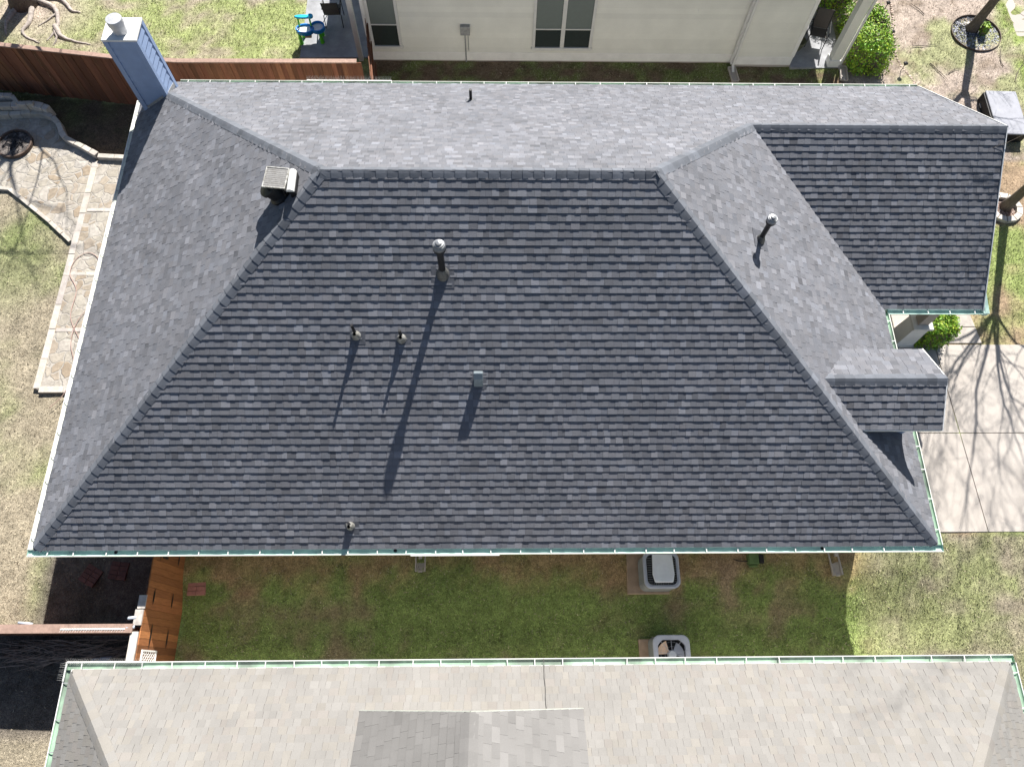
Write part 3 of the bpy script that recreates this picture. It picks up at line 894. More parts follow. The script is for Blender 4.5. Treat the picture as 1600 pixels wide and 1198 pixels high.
# ------------------------------------------------------------------ the pale-roofed house (foreground)
SX0, SX1, SY = 1.22, 18.82, -2.08
pale = empty('house', (10, -8, -2.5), 'neighbouring house with pale beige shingled roof at the bottom edge of the photo', 'house')
def pale_house():
    rnd = random.Random(21)
    Wd = SX1 - SX0; Dp = 6.0; s = 1 / CS; ED = .06
    def shade(g, b):
        t = rnd.random()
        k = max(.7, 1 + g * .24)
        r = (1.0, 1.0, 1.0) if t < .6 else ((1.02, 1.0, .965) if t < .85 else (1.015, .985, .965))
        return tuple(k * q for q in r)
    mb = MB()
    # north slope
    shingles(mb, (SX1, SY, 0), (-1, 0, 0), (0, -CS, SN), [[(ED, ED), (Wd - ED, ED), (Wd - Dp, Dp * s), (Dp, Dp * s)]], rnd, shade, low=.006, high=.013, wmin=.10, wmax=.19)
    # west slope
    shingles(mb, (SX0, SY, 0), (0, -1, 0), (CS, 0, SN), [[(ED, ED), (2 * Dp - ED, ED), (Dp, Dp * s)]], rnd, shade, low=.006, high=.013, wmin=.10, wmax=.19)
    shingles(mb, (SX1, SY - 2 * Dp, 0), (0, 1, 0), (-CS, 0, SN), [[(ED, ED), (2 * Dp - ED, ED), (Dp, Dp * s)]], rnd, shade, low=.006, high=.013, wmin=.10, wmax=.19)
    mb.build('roof', M['pale_shingle'], pale)
    dk = MB()
    e = .07; ym = SY - Dp; ye = SY - 2 * Dp; h = Dp * S
    a, b, c, d = (SX0 + e, SY - e, e * S), (SX1 - e, SY - e, e * S), (SX1 - e, ye + e, e * S), (SX0 + e, ye + e, e * S)
    r1, r2 = (SX0 + Dp, ym, h), (SX1 - Dp, ym, h)
    dk.add([a, b, c, d, r1, r2], [(0, 4, 5, 1), (1, 5, 2), (2, 5, 4, 3), (3, 4, 0), (0, 1, 2, 3)])
    dk.build('roof_deck', M['pale_deck'], pale)
    cp = MB()
    dn = Vector((0, SN, CS)); dw = Vector((-SN, 0, CS)); de = Vector((SN, 0, CS))
    def cap(P0, P1, n1, n2, v1, v2):
        d = (V3(P1) - V3(P0)).normalized()
        a = d.cross(n1); a = a if a.dot(v1) > 0 else -a
        b = d.cross(n2); b = b if b.dot(v2) > 0 else -b
        caps(cp, P0, P1, a, b, rnd, w=.14, base=.010, lift=.009, shade=shade)
    cap((SX0 + .12, SY - .12, .12 * S), r1, dn, dw, Vector((0, 1, 0)), Vector((-1, 0, 0)))
    cap((SX1 - .12, SY - .12, .12 * S), r2, dn, de, Vector((0, 1, 0)), Vector((1, 0, 0)))
    cp.build('ridge_cap', M['pale_shingle'], pale)
    w = MB(); w.prism([(SX0 + .45, SY - .45), (SX1 - .45, SY - .45), (SX1 - .45, ye + .45), (SX0 + .45, ye + .45)], -2.7, -.15)
    w.build('wall', M['cream_stucco'], pale)
    so = MB(); so.prism([(SX0 + .06, SY - .06), (SX1 - .06, SY - .06), (SX1 - .06, ye + .06), (SX0 + .06, ye + .06)], -.15, -.12)
    for p, q in (((SX0 + .05, SY - .05), (SX1 - .05, SY - .05)), ((SX0 + .05, SY - .05), (SX0 + .05, ye)), ((SX1 - .05, SY - .05), (SX1 - .05, ye))):
        so.bar((p[0], p[1], -.05), (q[0], q[1], -.05), .02, .13)
    so.build('fascia', M['trim'], pale)
    # two windows in the north wall facing the side yard
    for x in (6.2, 8.9):
        f = MB(); y = SY - .45
        f.box((x - .5, y, -1.75), (x + .5, y + .05, -.45)); fr = f.build('window', M['white'], pale)
        g = MB(); g.box((x - .43, y + .051, -1.68), (x + .43, y + .056, -.52)); g.build('pane', M['pane'], fr)
    gutter(pale, (SX0 - .06, SY), (SX1 + .06, SY), (0, -1), M['pale_gutter'], M['white'], M['white'], seed=12)
    gutter(pale, (SX0, SY - .06), (SX0, SY - 6), (1, 0), M['pale_gutter'], M['white'], M['metal_dull'], seed=13)
    gutter(pale, (SX1, SY - .06), (SX1, SY - 6), (-1, 0), M['pale_gutter'], M['white'], M['white'], seed=14)
    # raised saddle laid on the slope: its edges meet the roof, its ridge runs uphill
    xc, y0, y1, hw, k = 8.66, -2.85, -6.6, 1.95, .48
    zr = lambda y: (SY - y) * S + .045
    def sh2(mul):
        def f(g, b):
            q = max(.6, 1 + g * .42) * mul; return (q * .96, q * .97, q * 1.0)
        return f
    Lu = (y0 - y1) / CS
    parts_ = []
    for sg in (1, -1):
        e = Vector((0, -CS, SN)); t_ = Vector((sg, 0, k)); off_ = k * hw * SN
        Vv = (t_ - e * t_.dot(e)); vm = Vv.length * hw; Vv.normalize()
        mb = MB()
        poly = [(0, 0), (Lu, 0), (Lu + off_, vm), (off_, vm)]
        if sg == 1:
            O_, U_, P_ = (xc - hw, y0, zr(y0)), e, poly
        else:
            # mirror u so that the outline stays counter-clockwise
            O_, U_, P_ = (xc + hw, y0, zr(y0)), -e, [(-u, v) for u, v in poly][::-1]
        shingles(mb, O_, U_, Vv, [P_], rnd, sh2(.70 if sg == 1 else .84), low=.010, high=.011, wmin=.22, wmax=.36)  # older grey shingles, west side also coloured darker as turned from the sun
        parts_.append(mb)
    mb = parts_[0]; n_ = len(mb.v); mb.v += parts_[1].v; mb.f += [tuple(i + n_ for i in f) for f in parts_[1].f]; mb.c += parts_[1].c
    d = mb.build('roof_saddle', M['pale_shingle'], pale)
    z0a, z0b = zr(y0), zr(y1); h_ = k * hw
    q = MB()
    T = [(xc - hw, y0, z0a), (xc, y0, z0a + h_), (xc + hw, y0, z0a), (xc - hw, y1, z0b), (xc, y1, z0b + h_), (xc + hw, y1, z0b)]
    q.add(T + [(x, y, z - .08) for x, y, z in T], [(0, 1, 4, 3), (1, 2, 5, 4), (0, 6, 7, 1), (1, 7, 8, 2), (0, 3, 9, 6), (2, 8, 11, 5), (3, 4, 10, 9), (4, 5, 11, 10)])
    q.build('saddle_deck', M['pale_deck'], d)
    w = MB(); w.add([(xc - hw + .05, y0 - .1, z0a - .1), (xc + hw - .05, y0 - .1, z0a - .1), (xc, y0 - .1, z0a + h_ - .06)], [(0, 1, 2)])
    w.build('saddle_wall', M['cream_stucco'], d)
    t = MB()
    for s_ in (-1, 1):
        t.bar((xc + s_ * hw, y0 + .008, z0a - .035), (xc, y0 + .008, z0a + h_ - .035), .016, .07)
    t.build('saddle_trim', M['lip'], d)
    q = MB(); e = Vector((0, -CS, SN))
    def side_(sg):
        t_ = Vector((sg, 0, -k)); v_ = t_ - e * t_.dot(e); return v_.normalized()
    caps(q, (xc, y0, z0a + h_), (xc, y1, z0b + h_), side_(-1), side_(1), rnd, e=.22, w=.15, base=.008, lift=.008, shade=sh2(.74)); q.build('saddle_ridge_cap', M['pale_shingle'], d)
pale_house()
def roof_cable():
    mb = MB()
    pts = []
    rnd = random.Random(3)
    for i in range(9):
        t = i / 8; y = SY + .07 - t * .86
        pts.append((9.97 + .006 * math.sin(i * 1.7), y, max(.0, (SY - y)) * S + .022))
    mb.tube(pts, .007, 6)
    o = mb.build('cable', M['rubber']); tag(o, 'thin dark cable on the pale beige roof between its raised grey saddle and gutter', 'cable')
roof_cable()
spike_strip([(SX0 - .07, SY - .25, .01), (SX0 - .07, SY + .08, .01), (SX0 + 1.35, SY + .075, .01)], 'bird spikes wrapping the left corner of the pale house gutter', seed=5)

# ------------------------------------------------------------------ greige neighbour at the top
north = empty('house', (12, 19, -2.45), 'greige lap sided house with white trim along the top edge of the photo', 'house')
def siding_wall(mb, x0, x1, y, z0, z1, lap=.178, axis='y', side=-1):
    rnd = random.Random(int(x0 * 7 + y * 3))
    k = int(math.ceil((z1 - z0) / lap))
    for i in range(k):
        a = z0 + i * lap; b = min(a + lap, z1)
        lo = y + side * .026; hi = y + side * .004; g = rnd.uniform(.94, 1.03); c = (g, g, g)
        # board face, then a narrow recessed slot under the next board
        pts = [(lo, a), (hi, b - .013), (y - side * .008, b - .013), (y - side * .008, b)]
        P = (lambda u, v, z: (v, u, z)) if axis == 'y' else (lambda u, v, z: (u, v, z))
        for (d0, z_0), (d1, z_1) in zip(pts[:-1], pts[1:]):
            mb.face([P(d0, x0, z_0), P(d0, x1, z_0), P(d1, x1, z_1), P(d1, x0, z_1)], c)
        mb.face([P(lo, x0, a), P(lo, x1, a), P(y - side * .008, x1, a), P(y - side * .008, x0, a)], c)
def north_house():
    y1, y2 = 15.40, 15.25; zt = .45
    core = MB()
    core.prism([(5.27, y1 + .01), (16.42, y1 + .01), (16.42, y2 + .01), (18.16, y2 + .01), (18.16, 28), (5.27, 28)], -2.6, zt)
    wl = core.build('wall', M['siding'], north)
    s = MB()
    siding_wall(s, 5.25, 16.40, y1, -2.12, zt)
    siding_wall(s, 16.40, 18.18, y2, -2.08, zt)
    siding_wall(s, y2, 28, 18.17, -2.08, zt, axis='x', side=1)
    siding_wall(s, y1, 28, 5.26, -2.12, zt, axis='x', side=-1)
    # staggered butt joints are thin caulk lines
    s.build('siding', M['siding'], wl)
    j = MB()
    for x, z in ((13.1, -1.6), (13.05, -1.25), (9.3, -.9), (7.1, -1.4), (14.9, -.7), (11.0 + 1.6, -.55)):
        j.box((x, y1 - .028, z), (x + .006, y1 - .004, z + .17))
    j.build('siding_joint', M['trim'], wl)
    b = MB()
    b.box((5.24, y1 - .034, -2.42), (16.38, y1 + .005, -2.12))
    b.box((16.42, y2 - .034, -2.38), (18.19, y2 + .005, -2.08)); b.box((18.165, y2 - .02, -2.38), (18.20, 28, -2.08))
    b.build('base_trim', M['trim'], north)
    f = MB(); f.box((5.26, y1 - .03, -2.6), (16.4, y1 + .02, -2.42)); f.box((16.4, y2 - .03, -2.6), (18.2, y2 + .02, -2.38)); f.build('foundation', M['concrete'], north)
    for a_, b_ in (((16.34, y2 - .03, -2.38), (16.45, y2 + .1, zt)), ((18.10, y2 - .035, -2.08), (18.21, y2 + .08, zt)), ((5.20, y1 - .03, -2.42), (5.30, y1 + .08, zt))):
        c = MB(); c.box(a_, b_); c.build('corner_trim', M['trim'], north)
    for x0, x1, zb, dbl in ((5.33, 6.25, -1.95, False), (10.16, 11.96, -1.97, True)):
        zt2 = -.12
        f = MB(); w = .085; y = y1
        f.box((x0, y - .065, zb), (x0 + w, y + .01, zt2)); f.box((x1 - w, y - .065, zb), (x1, y + .01, zt2))
        f.box((x0 - .02, y - .08, zb - .03), (x1 + .02, y + .01, zb + .07)); f.box((x0, y - .065, zt2 - .08), (x1, y + .01, zt2))
        secs = [(x0 + w, x1 - w)]
        if dbl:
            m_ = (x0 + x1) / 2; f.box((m_ - .06, y - .06, zb), (m_ + .06, y + .01, zt2)); secs = [(x0 + w, m_ - .06), (m_ + .06, x1 - w)]
        zm = zb + .72 if dbl else zb + .82
        for a, bb in secs: f.box((a, y - .05, zm - .02), (bb, y + .01, zm + .02))
        fr = f.build('window', M['white'], north, bevel=.004)
        for a, bb in secs:
            g = MB(); g.box((a, y - .036, zb + .07), (bb, y - .030, zt2 - .08)); g.build('pane', M['pane'], fr)
            if dbl or True:
                bl = MB(); z = zm + .03
                while z < zt2 - .1:
                    bl.box((a + .01, y - .041, z), (bb - .01, y - .0375, z + .0295)); z += .032
                bl.build('blind', M['blind'], fr)
    # meter box with conduits
    mbx = MB(); mbx.box((8.02, y1 - .13, -1.42), (8.30, y1 - .01, -1.12)); bx = mbx.build('meter_box', M['metal_dull'], north, bevel=.01)
    cd = MB(); cd.tube([(8.15, y1 - .05, -1.42), (8.15, y1 - .05, -2.55)], .018, 8); cd.tube([(8.24, y1 - .04, -1.42), (8.24, y1 - .04, -2.05)], .010, 6)
    cd.build('conduit', M['metal_dull'], bx)
    # downspouts
    downspout(north, 16.40, y2 - .10, -2.5, zt, m=M['white'], w=.075)
    downspout(north, 19.74, y2 - .06, -2.5, zt, m=M['white'], w=.075)
    # porch: slab, column, beam
    p = MB(); p.prism([(18.2, 15.11), (19.85, 15.11), (19.85, 19.5), (18.2, 19.5)], -2.6, -2.38); p.build('porch_floor', M['slab'], north)
    c = MB(); c.box((19.38, 15.16, -2.38), (19.66, 15.42, zt)); co = c.build('porch_column', M['siding'], north)
    t = MB(); t.box((19.35, 15.13, -2.38), (19.69, 15.45, -2.14)); t.build('column_base', M['trim'], co, bevel=.006)
    bm = MB(); bm.box((18.15, 15.2, zt), (19.95, 15.45, zt + .3)); bm.build('porch_beam', M['trim'], north)
    pc = MB(); pc.box((4.84, 15.32, -2.45), (4.98, 15.46, zt)); pc.build('patio_post', M['white'], north)
    # roof with eaves (casts the shade on the side strip)
    r = MB()
    E = .45
    base = [(4.72, 15.0), (20.0, 14.85), (20.0, 28.5), (4.72, 28.5)]
    r.add([(x, y, zt + .0) for x, y in base] + [(11.0, 21.5, zt + 3.6), (14.0, 21.5, zt + 3.6)], [(0, 1, 5, 4), (1, 2, 5), (2, 3, 4, 5), (3, 0, 4), (3, 2, 1, 0)])
    r.prism([(4.15, 15.6), (4.75, 15.6), (4.75, 18.9), (4.15, 18.9)], zt - .02, zt + .1)  # unseen slab added to shape the shade on the patio
    r.build('roof', M['pale_deck'], north)
north_house()

# ------------------------------------------------------------------ fences
def fence(p, q, ztop, label, mface, height=1.85, cap=True, rails_side=None, picket=.14, capw=.13, seed=0, group=None, gap=-.004, zt2=None):
    rnd = random.Random(seed)
    p = Vector((p[0], p[1], 0)); q = Vector((q[0], q[1], 0)); d = q - p; L = d.length; d.normalize(); n = Vector((-d.y, d.x, 0))
    zt2 = ztop if zt2 is None else zt2
    mid = (p + q) / 2
    o = empty('fence', (mid.x, mid.y, ztop - height), label, 'fence', group)
    mb = MB()
    s = 0
    while s < L - .02:
        w = min(picket - gap, L - s)
        g = max(.55, 1 + rnd.gauss(0, .16)); off = rnd.uniform(-.004, .004)
        zt = ztop + (zt2 - ztop) * s / L
        mb.bar(p + d * s + d * w / 2 + n * off + Vector((0, 0, zt - height)), p + d * s + d * w / 2 + n * off + Vector((0, 0, zt - .01 - (0 if cap else rnd.uniform(0, .02)))), .018, w, up=tuple(d), c=(g, g * rnd.uniform(.94, 1.04), g * .98))
        s += picket
    mb.build('pickets', mface, o)
    r = MB()
    for h in (.2, 1.0, height - .22):
        r.bar(p + n * .035 + Vector((0, 0, ztop - height + h)), q + n * .035 + Vector((0, 0, zt2 - height + h)), .04, .085)
    r.build('rail', mface, o)
    if cap:
        c = MB(); s = 0
        while s < L:
            e = min(2.4, L - s); g = rnd.uniform(.9, 1.15)
            c.bar(p + d * s + n * .02 + Vector((0, 0, ztop + (zt2 - ztop) * s / L + .01)), p + d * (s + e - .004) + n * .02 + Vector((0, 0, ztop + (zt2 - ztop) * (s + e) / L + .01)), capw, .035, c=(g, g, g))
            s += e
        c.build('cap_rail', M['fence_cap'], o)
    return o
# back fence, slightly bent
bf_pts = [(-9.5, 14.60), (-4.65, 13.98), (-1.41, 13.55), (0.3, 13.43), (5.22, 13.46)]
def back_fence():
    rnd = random.Random(31)
    o = empty('fence', (-1, 13.7, -2.5), 'long brown wooden picket fence behind the chimney dividing the back yards', 'fence')
    mb = MB(); c = MB(); r = MB()
    zt = -.70; h = 1.82
    for a, b in zip(bf_pts[:-1], bf_pts[1:]):
        p = Vector((a[0], a[1], 0)); q = Vector((b[0], b[1], 0)); d = q - p; L = d.length; d.normalize(); n = Vector((-d.y, d.x, 0))
        s = 0; k_ = 0
        while s < L - .01:
            w = .138; g = max(.5, 1 + rnd.gauss(0, .2)); off = rnd.uniform(-.003, .003)
            if k_ % 2: off -= .019
            k_ += 1
            mid = p + d * (s + .07) + n * off
            mb.bar(mid + Vector((0, 0, zt - h)), mid + Vector((0, 0, zt - .005)), .018, w + .006, up=tuple(d), c=(g, g * rnd.uniform(.92, 1.05), g * .95))
            s += .14
        s = 0
        while s < L:
            e = min(2.44, L - s); g = rnd.uniform(.9, 1.15)
            c.bar(p + d * s + n * .015 + Vector((0, 0, zt + .013)), p + d * (s + e - .004) + n * .015 + Vector((0, 0, zt + .013)), .135, .035, c=(g, g, g))
            s += e
        for hh in (.25, 1.0, 1.65):
            r.bar(p + n * .035 + Vector((0, 0, zt - h + hh)), q + n * .035 + Vector((0, 0, zt - h + hh)), .04, .085)
    mb.build('pickets', M['fence'], o); c.build('cap_rail', M['fence_cap'], o); r.build('rail', M['fence'], o)
back_fence()
fence((5.33, 15.15), (5.62, 13.0), -.72, 'short brown fence panel from the greige house corner to the long back fence', M['fence'], seed=2, cap=False)
west_fence = fence((-9, -1.36), (1.86, -1.38), -.80, 'grey brown fence with flat cap board running left above the brush pile', M['fence'], seed=3, capw=.17)
def gate_fence():
    rnd = random.Random(6)
    x = 1.99; zt = -.85
    o = empty('fence', (x, -1.1, -2.6), 'orange cedar fence with gate and black hinges between the two houses', 'gate')
    mb = MB(); y = .42
    k = 0
    while y > -2.5:
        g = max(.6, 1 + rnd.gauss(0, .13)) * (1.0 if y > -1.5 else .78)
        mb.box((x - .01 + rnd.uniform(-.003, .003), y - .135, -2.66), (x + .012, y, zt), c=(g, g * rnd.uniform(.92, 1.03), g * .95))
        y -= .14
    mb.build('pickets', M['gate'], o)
    r = MB()
    for z in (-2.3, -1.6, -1.05): r.box((x - .05, -2.5, z - .045), (x - .011, .42, z + .045))
    r.build('rail', M['gate'], o)
    c = MB()
    c.box((x - .13, -.98, zt), (x + .02, -.72, zt + .03)); c.box((x - .15, -1.30, zt + .01), (x + .01, -1.00, zt + .05)); c.box((x - .17, -2.6, zt - .01), (x - .02, -1.42, zt + .035), c=(1.2, 1.2, 1.2))
    c.build('cap_rail', mat('sunlit_pale_cap', (.42, .39, .36), .8, attr=True, var=.2, scale=8), o)  # pale colour stands in for sun on the cap, brighter at one end
    def spear(yy, z, l):
        h = MB()
        # black strap hinge with pointed ends, plates lie on the east face
        n = 9
        pts = []
        for i in range(n):
            t = i / (n - 1); hw = .012 + .02 * math.sin(math.pi * t) * (1 if abs(t - .5) < .35 else .6)
            pts.append((yy - l / 2 + l * t, hw))
        pts[0] = (pts[0][0], .002); pts[-1] = (pts[-1][0], .002)
        front = [(x + .018, a, z + b) for a, b in pts] + [(x + .018, a, z - b) for a, b in pts[::-1]]
        h.face(front)
        h.build('strap_hinge', M['black_metal'], o)
    for z in (-1.15, -2.05):
        spear(-.72, z, .34); spear(.18, z, .34)
    spear(-1.48, -1.3, .5); spear(-1.5, -2.1, .4)
    h = MB(); h.box((x + .012, .08, -1.45), (x + .05, .12, -1.25))
    h.build('gate_latch', M['black_metal'], o)
    # lattice vent panel let into the fence
    l = MB(); yy0, yy1, z0, z1 = -2.04, -1.78, -1.65, -1.05
    for a, b, c_, d in ((yy0, yy1, z0 - .03, z0), (yy0, yy1, z1, z1 + .03), (yy0 - .03, yy0, z0 - .03, z1 + .03), (yy1, yy1 + .03, z0 - .03, z1 + .03)):
        l.box((x + .012, a, c_), (x + .035, b, d))
    for i in range(-6, 10):
        for sg in (1, -1):
            a = (yy0 if sg == 1 else yy1, z0 + i * .1); 
            y_a, z_a = a; y_b = y_a + sg * (yy1 - yy0); z_b = z_a + (yy1 - yy0)
            if z_b < z0 or z_a > z1: continue
            if z_a < z0: t = (z0 - z_a) / (z_b - z_a); y_a += (y_b - y_a) * t; z_a = z0
            if z_b > z1: t = (z1 - z_a) / (z_b - z_a); y_b = y_a + (y_b - y_a) * t; z_b = z1
            l.bar((x + .022 + (.004 if sg > 0 else 0), y_a, z_a), (x + .022 + (.004 if sg > 0 else 0), y_b, z_b), .012, .008, up=(1, 0, 0))
    l.build('lattice', M['trim'], o)
gate_fence()
spike_strip([(.45, -1.37, -.765), (1.72, -1.37, -.765)], 'short strip of white bird spikes on the flat fence cap near the gate', n_per=20, h=.05, seed=8)

# ------------------------------------------------------------------ paving
def slab(name, poly, z0, z1, m, bevel=.01):
    mb = MB(); mb.prism(poly, z0, z1); o = mb.build(name, m, bevel=bevel); tag(o, kind='structure'); return o
# driveway panels with joints between them
jx = lambda y: 20.50 + (4.65 - y) * .03
yd = [0.74, 3.18, 5.60]
slab('driveway', [(17.7, .80), (26.4, .80), (26.4, 5.54), (17.7, 5.54)], -2.6, -2.362, M['joint'], bevel=0)
k = 0
for a, b in zip(yd[:-1], yd[1:]):
    for x0, x1 in ((17.6, None), (None, 23.6), (23.62, 26.5)):
        q = [(x0 if x0 else jx(a) + .008, a + .008), (x1 if x1 else jx(a) - .008, a + .008), (x1 if x1 else jx(b) - .008, b - .008), (x0 if x0 else jx(b) + .008, b - .008)]
        if x0 is None: q = [(jx(a) + .008, a + .008), (x1, a + .008), (x1, b - .008), (jx(b) + .008, b - .008)]
        slab('driveway', q, -2.59, -2.333 - .002 * (k % 2), M['concrete'], bevel=.006); k += 1
for a, b in ((5.64, 6.10), (6.12, 7.4)):
    slab('front_walk', [(20.72, a), (21.74 - (a - 5.6) * .12, a), (21.74 - (b - 5.6) * .12, b), (20.72, b)], -2.6, -2.336, M['concrete'])
slab('front_walk', [(19.2, 6.92), (20.7, 6.92), (20.7, 7.9), (19.2, 7.9)], -2.6, -2.32, M['concrete'])
for i in range(4):
    slab('sidewalk', [(25.72, 13.2 + i * 1.75), (27.3, 13.2 + i * 1.75), (27.3, 14.93 + i * 1.75), (25.72, 14.93 + i * 1.75)], -2.7, -2.385, M['concrete'])
slab('neighbour_patio', [(3.02, 15.40), (5.2, 15.44), (5.2, 19.5), (3.0, 19.5)], -2.7, -2.40, M['slab'])

# flagstone patio and path
pat = [(-7, 10.55), (-4.85, 10.52), (-4.47, 10.40), (-3.81, 9.88), (-3.16, 9.36), (-2.50, 8.72), (-2.46, 8.2), (-2.42, 11.0), (-2.25, 11.48), (-2.71, 11.82), (-3.26, 12.16), (-3.57, 12.62), (-3.88, 12.93), (-4.39, 13.14), (-5.3, 13.2), (-7, 13.2)]
mb = MB(); mb.prism([(-7, 10.55), (-4.85, 10.52), (-4.47, 10.40), (-3.81, 9.88), (-3.16, 9.36), (-2.46, 8.72), (-2.36, 11.45), (-2.71, 11.82), (-3.26, 12.16), (-3.57, 12.62), (-3.88, 12.93), (-4.39, 13.14), (-5.3, 13.2), (-7, 13.2)], -2.7, -2.42)
tag(mb.build('stone_patio', M['flag']), kind='structure')
mb = MB(); mb.prism([(-2.36, 4.40), (-.2, 4.40), (-.2, 11.45), (-2.36, 11.45)], -2.7, -2.40)
tag(mb.build('stone_path', M['flag']), kind='structure')
def blocks(mb, pts, w, z0, z1, blen, rnd, closed=False, jit=.012, base=(1, 1, 1)):
    """a row of stone blocks following a polyline"""
    P = [Vector((p[0], p[1], 0)) for p in pts]
    if closed: P.append(P[0])
    segs = [(a, b) for a, b in zip(P[:-1], P[1:])]
    tot = sum((b - a).length for a, b in segs)
    def at(s):
        for a, b in segs:
            L = (b - a).length
            if s <= L: return a + (b - a) * (s / L), (b - a).normalized()
            s -= L
        a, b = segs[-1]; return b, (b - a).normalized()
    s = 0
    while s < tot - .02:
        L = min(blen * rnd.uniform(.75, 1.25), tot - s)
        p0, _ = at(s + .006); p1, _ = at(s + L - .006)
        d = (p1 - p0)
        if d.length > .02:
            g = rnd.uniform(.82, 1.12)
            ww = w + rnd.uniform(-jit, jit); zz = z1 + rnd.uniform(-jit, jit) * .6
            mb.bar(p0 + Vector((0, 0, (z0 + zz) / 2)), p1 + Vector((0, 0, (z0 + zz) / 2)), ww, zz - z0, c=(g * base[0], g * base[1] * rnd.uniform(.97, 1), g * base[2] * rnd.uniform(.93, 1)))
        s += L
def smooth_pts(pts, n=5):
    P = [Vector((p[0], p[1], 0)) for p in pts]; out = []
    for i in range(len(P) - 1):
        p0 = P[max(i - 1, 0)]; p1 = P[i]; p2 = P[i + 1]; p3 = P[min(i + 2, len(P) - 1)]
        for k in range(n):
            t = k / n
            out.append(.5 * ((2 * p1) + (p2 - p0) * t + (2 * p0 - 5 * p1 + 4 * p2 - p3) * t * t + (3 * p1 - p0 - 3 * p2 + p3) * t ** 3))
    out.append(P[-1]); return [(p.x, p.y) for p in out]
def stone_walls():
    rnd = random.Random(14)
    o = empty('stone_wall', (-4, 12.5, -2.45), 'low wavy limestone wall curling round the shaded patio toward the house', 'stone wall')
    mb = MB()
    low = smooth_pts([(-7, 13.05), (-5.4, 13.0), (-4.39, 13.08), (-3.88, 12.92), (-3.60, 12.62), (-3.36, 12.18), (-2.80, 11.86), (-2.30, 11.56)])
    blocks(mb, low, .15, -2.5, -2.24, .32, rnd)
    blocks(mb, [(-2.28, 11.53), (-.25, 11.40)], .14, -2.5, -2.27, .40, rnd)
    mb.build('coping_stones', M['limestone'], o, bevel=.012)
    mb = MB()
    blocks(mb, smooth_pts([(-7, 13.24), (-5.4, 13.20), (-4.5, 13.26), (-3.95, 13.10)]), .2, -2.5, -2.10, .3, rnd)
    blocks(mb, [(-5.6, 13.50), (-5.05, 13.50), (-4.78, 13.16), (-4.35, 13.20)], .13, -2.5, -2.02, .3, rnd)
    mb.build('seat_stones', M['limestone'], o, bevel=.012)
    mb = MB()
    blocks(mb, [(-2.36, 4.42), (-2.36, 11.40)], .17, -2.5, -2.385, .75, rnd)
    blocks(mb, [(-2.30, 4.40), (-.3, 4.40)], .17, -2.5, -2.383, .75, rnd)
    for y in (9.75, 7.72, 6.05):
        blocks(mb, [(-2.26, y), (-.3, y)], .11, -2.5, -2.388, .5, rnd)
    q = mb.build('path_border', M['limestone'], bevel=.008)
    tag(q, 'pale straight stone edging and cross bands of the flagstone path beside the left gutter', 'stone edging')
    mb = MB()
    blocks(mb, smooth_pts([(-7, 10.50), (-4.85, 10.50), (-4.47, 10.38), (-3.81, 9.86), (-3.16, 9.34), (-2.50, 8.74)]), .10, -2.6, -2.39, .45, rnd)
    q = mb.build('patio_border', M['limestone'], bevel=.008)
    tag(q, 'thin curved stone edge where the sunny patio meets the left lawn', 'stone edging')
    # fire pit
    f = empty('fire_pit', (-4.78, 12.0, -2.42), 'round sunken fire pit full of ash on the shaded stone patio', 'fire pit')
    mb = MB(); mb.lathe((-4.78, 12.0, -2.42), [(.50, 0), (.50, .10), (.455, .10), (.455, -.05)], 40); mb.build('rim', M['steel_edge'], f)
    mb = MB(); mb.lathe((-4.78, 12.0, -2.42), [(.455, .03), (.3, .045), (.001, .055)], 30); mb.build('ash_bed', M['ash'], f)
    mb = MB()
    for i in range(60):
        a = rnd.uniform(0, 6.28); r = rnd.uniform(0, .36) ** 1; x = -4.78 + r * math.cos(a); y = 12 + r * math.sin(a); b = rnd.uniform(0, 3.14); l = rnd.uniform(.04, .16)
        mb.tube([(x, y, -2.36), (x + l * math.cos(b), y + l * math.sin(b), -2.355 + rnd.uniform(0, .03))], rnd.uniform(.006, .02), 5)
    tag(mb.build('charred_sticks', M['ac_dark'], f), kind='stuff')
stone_walls()

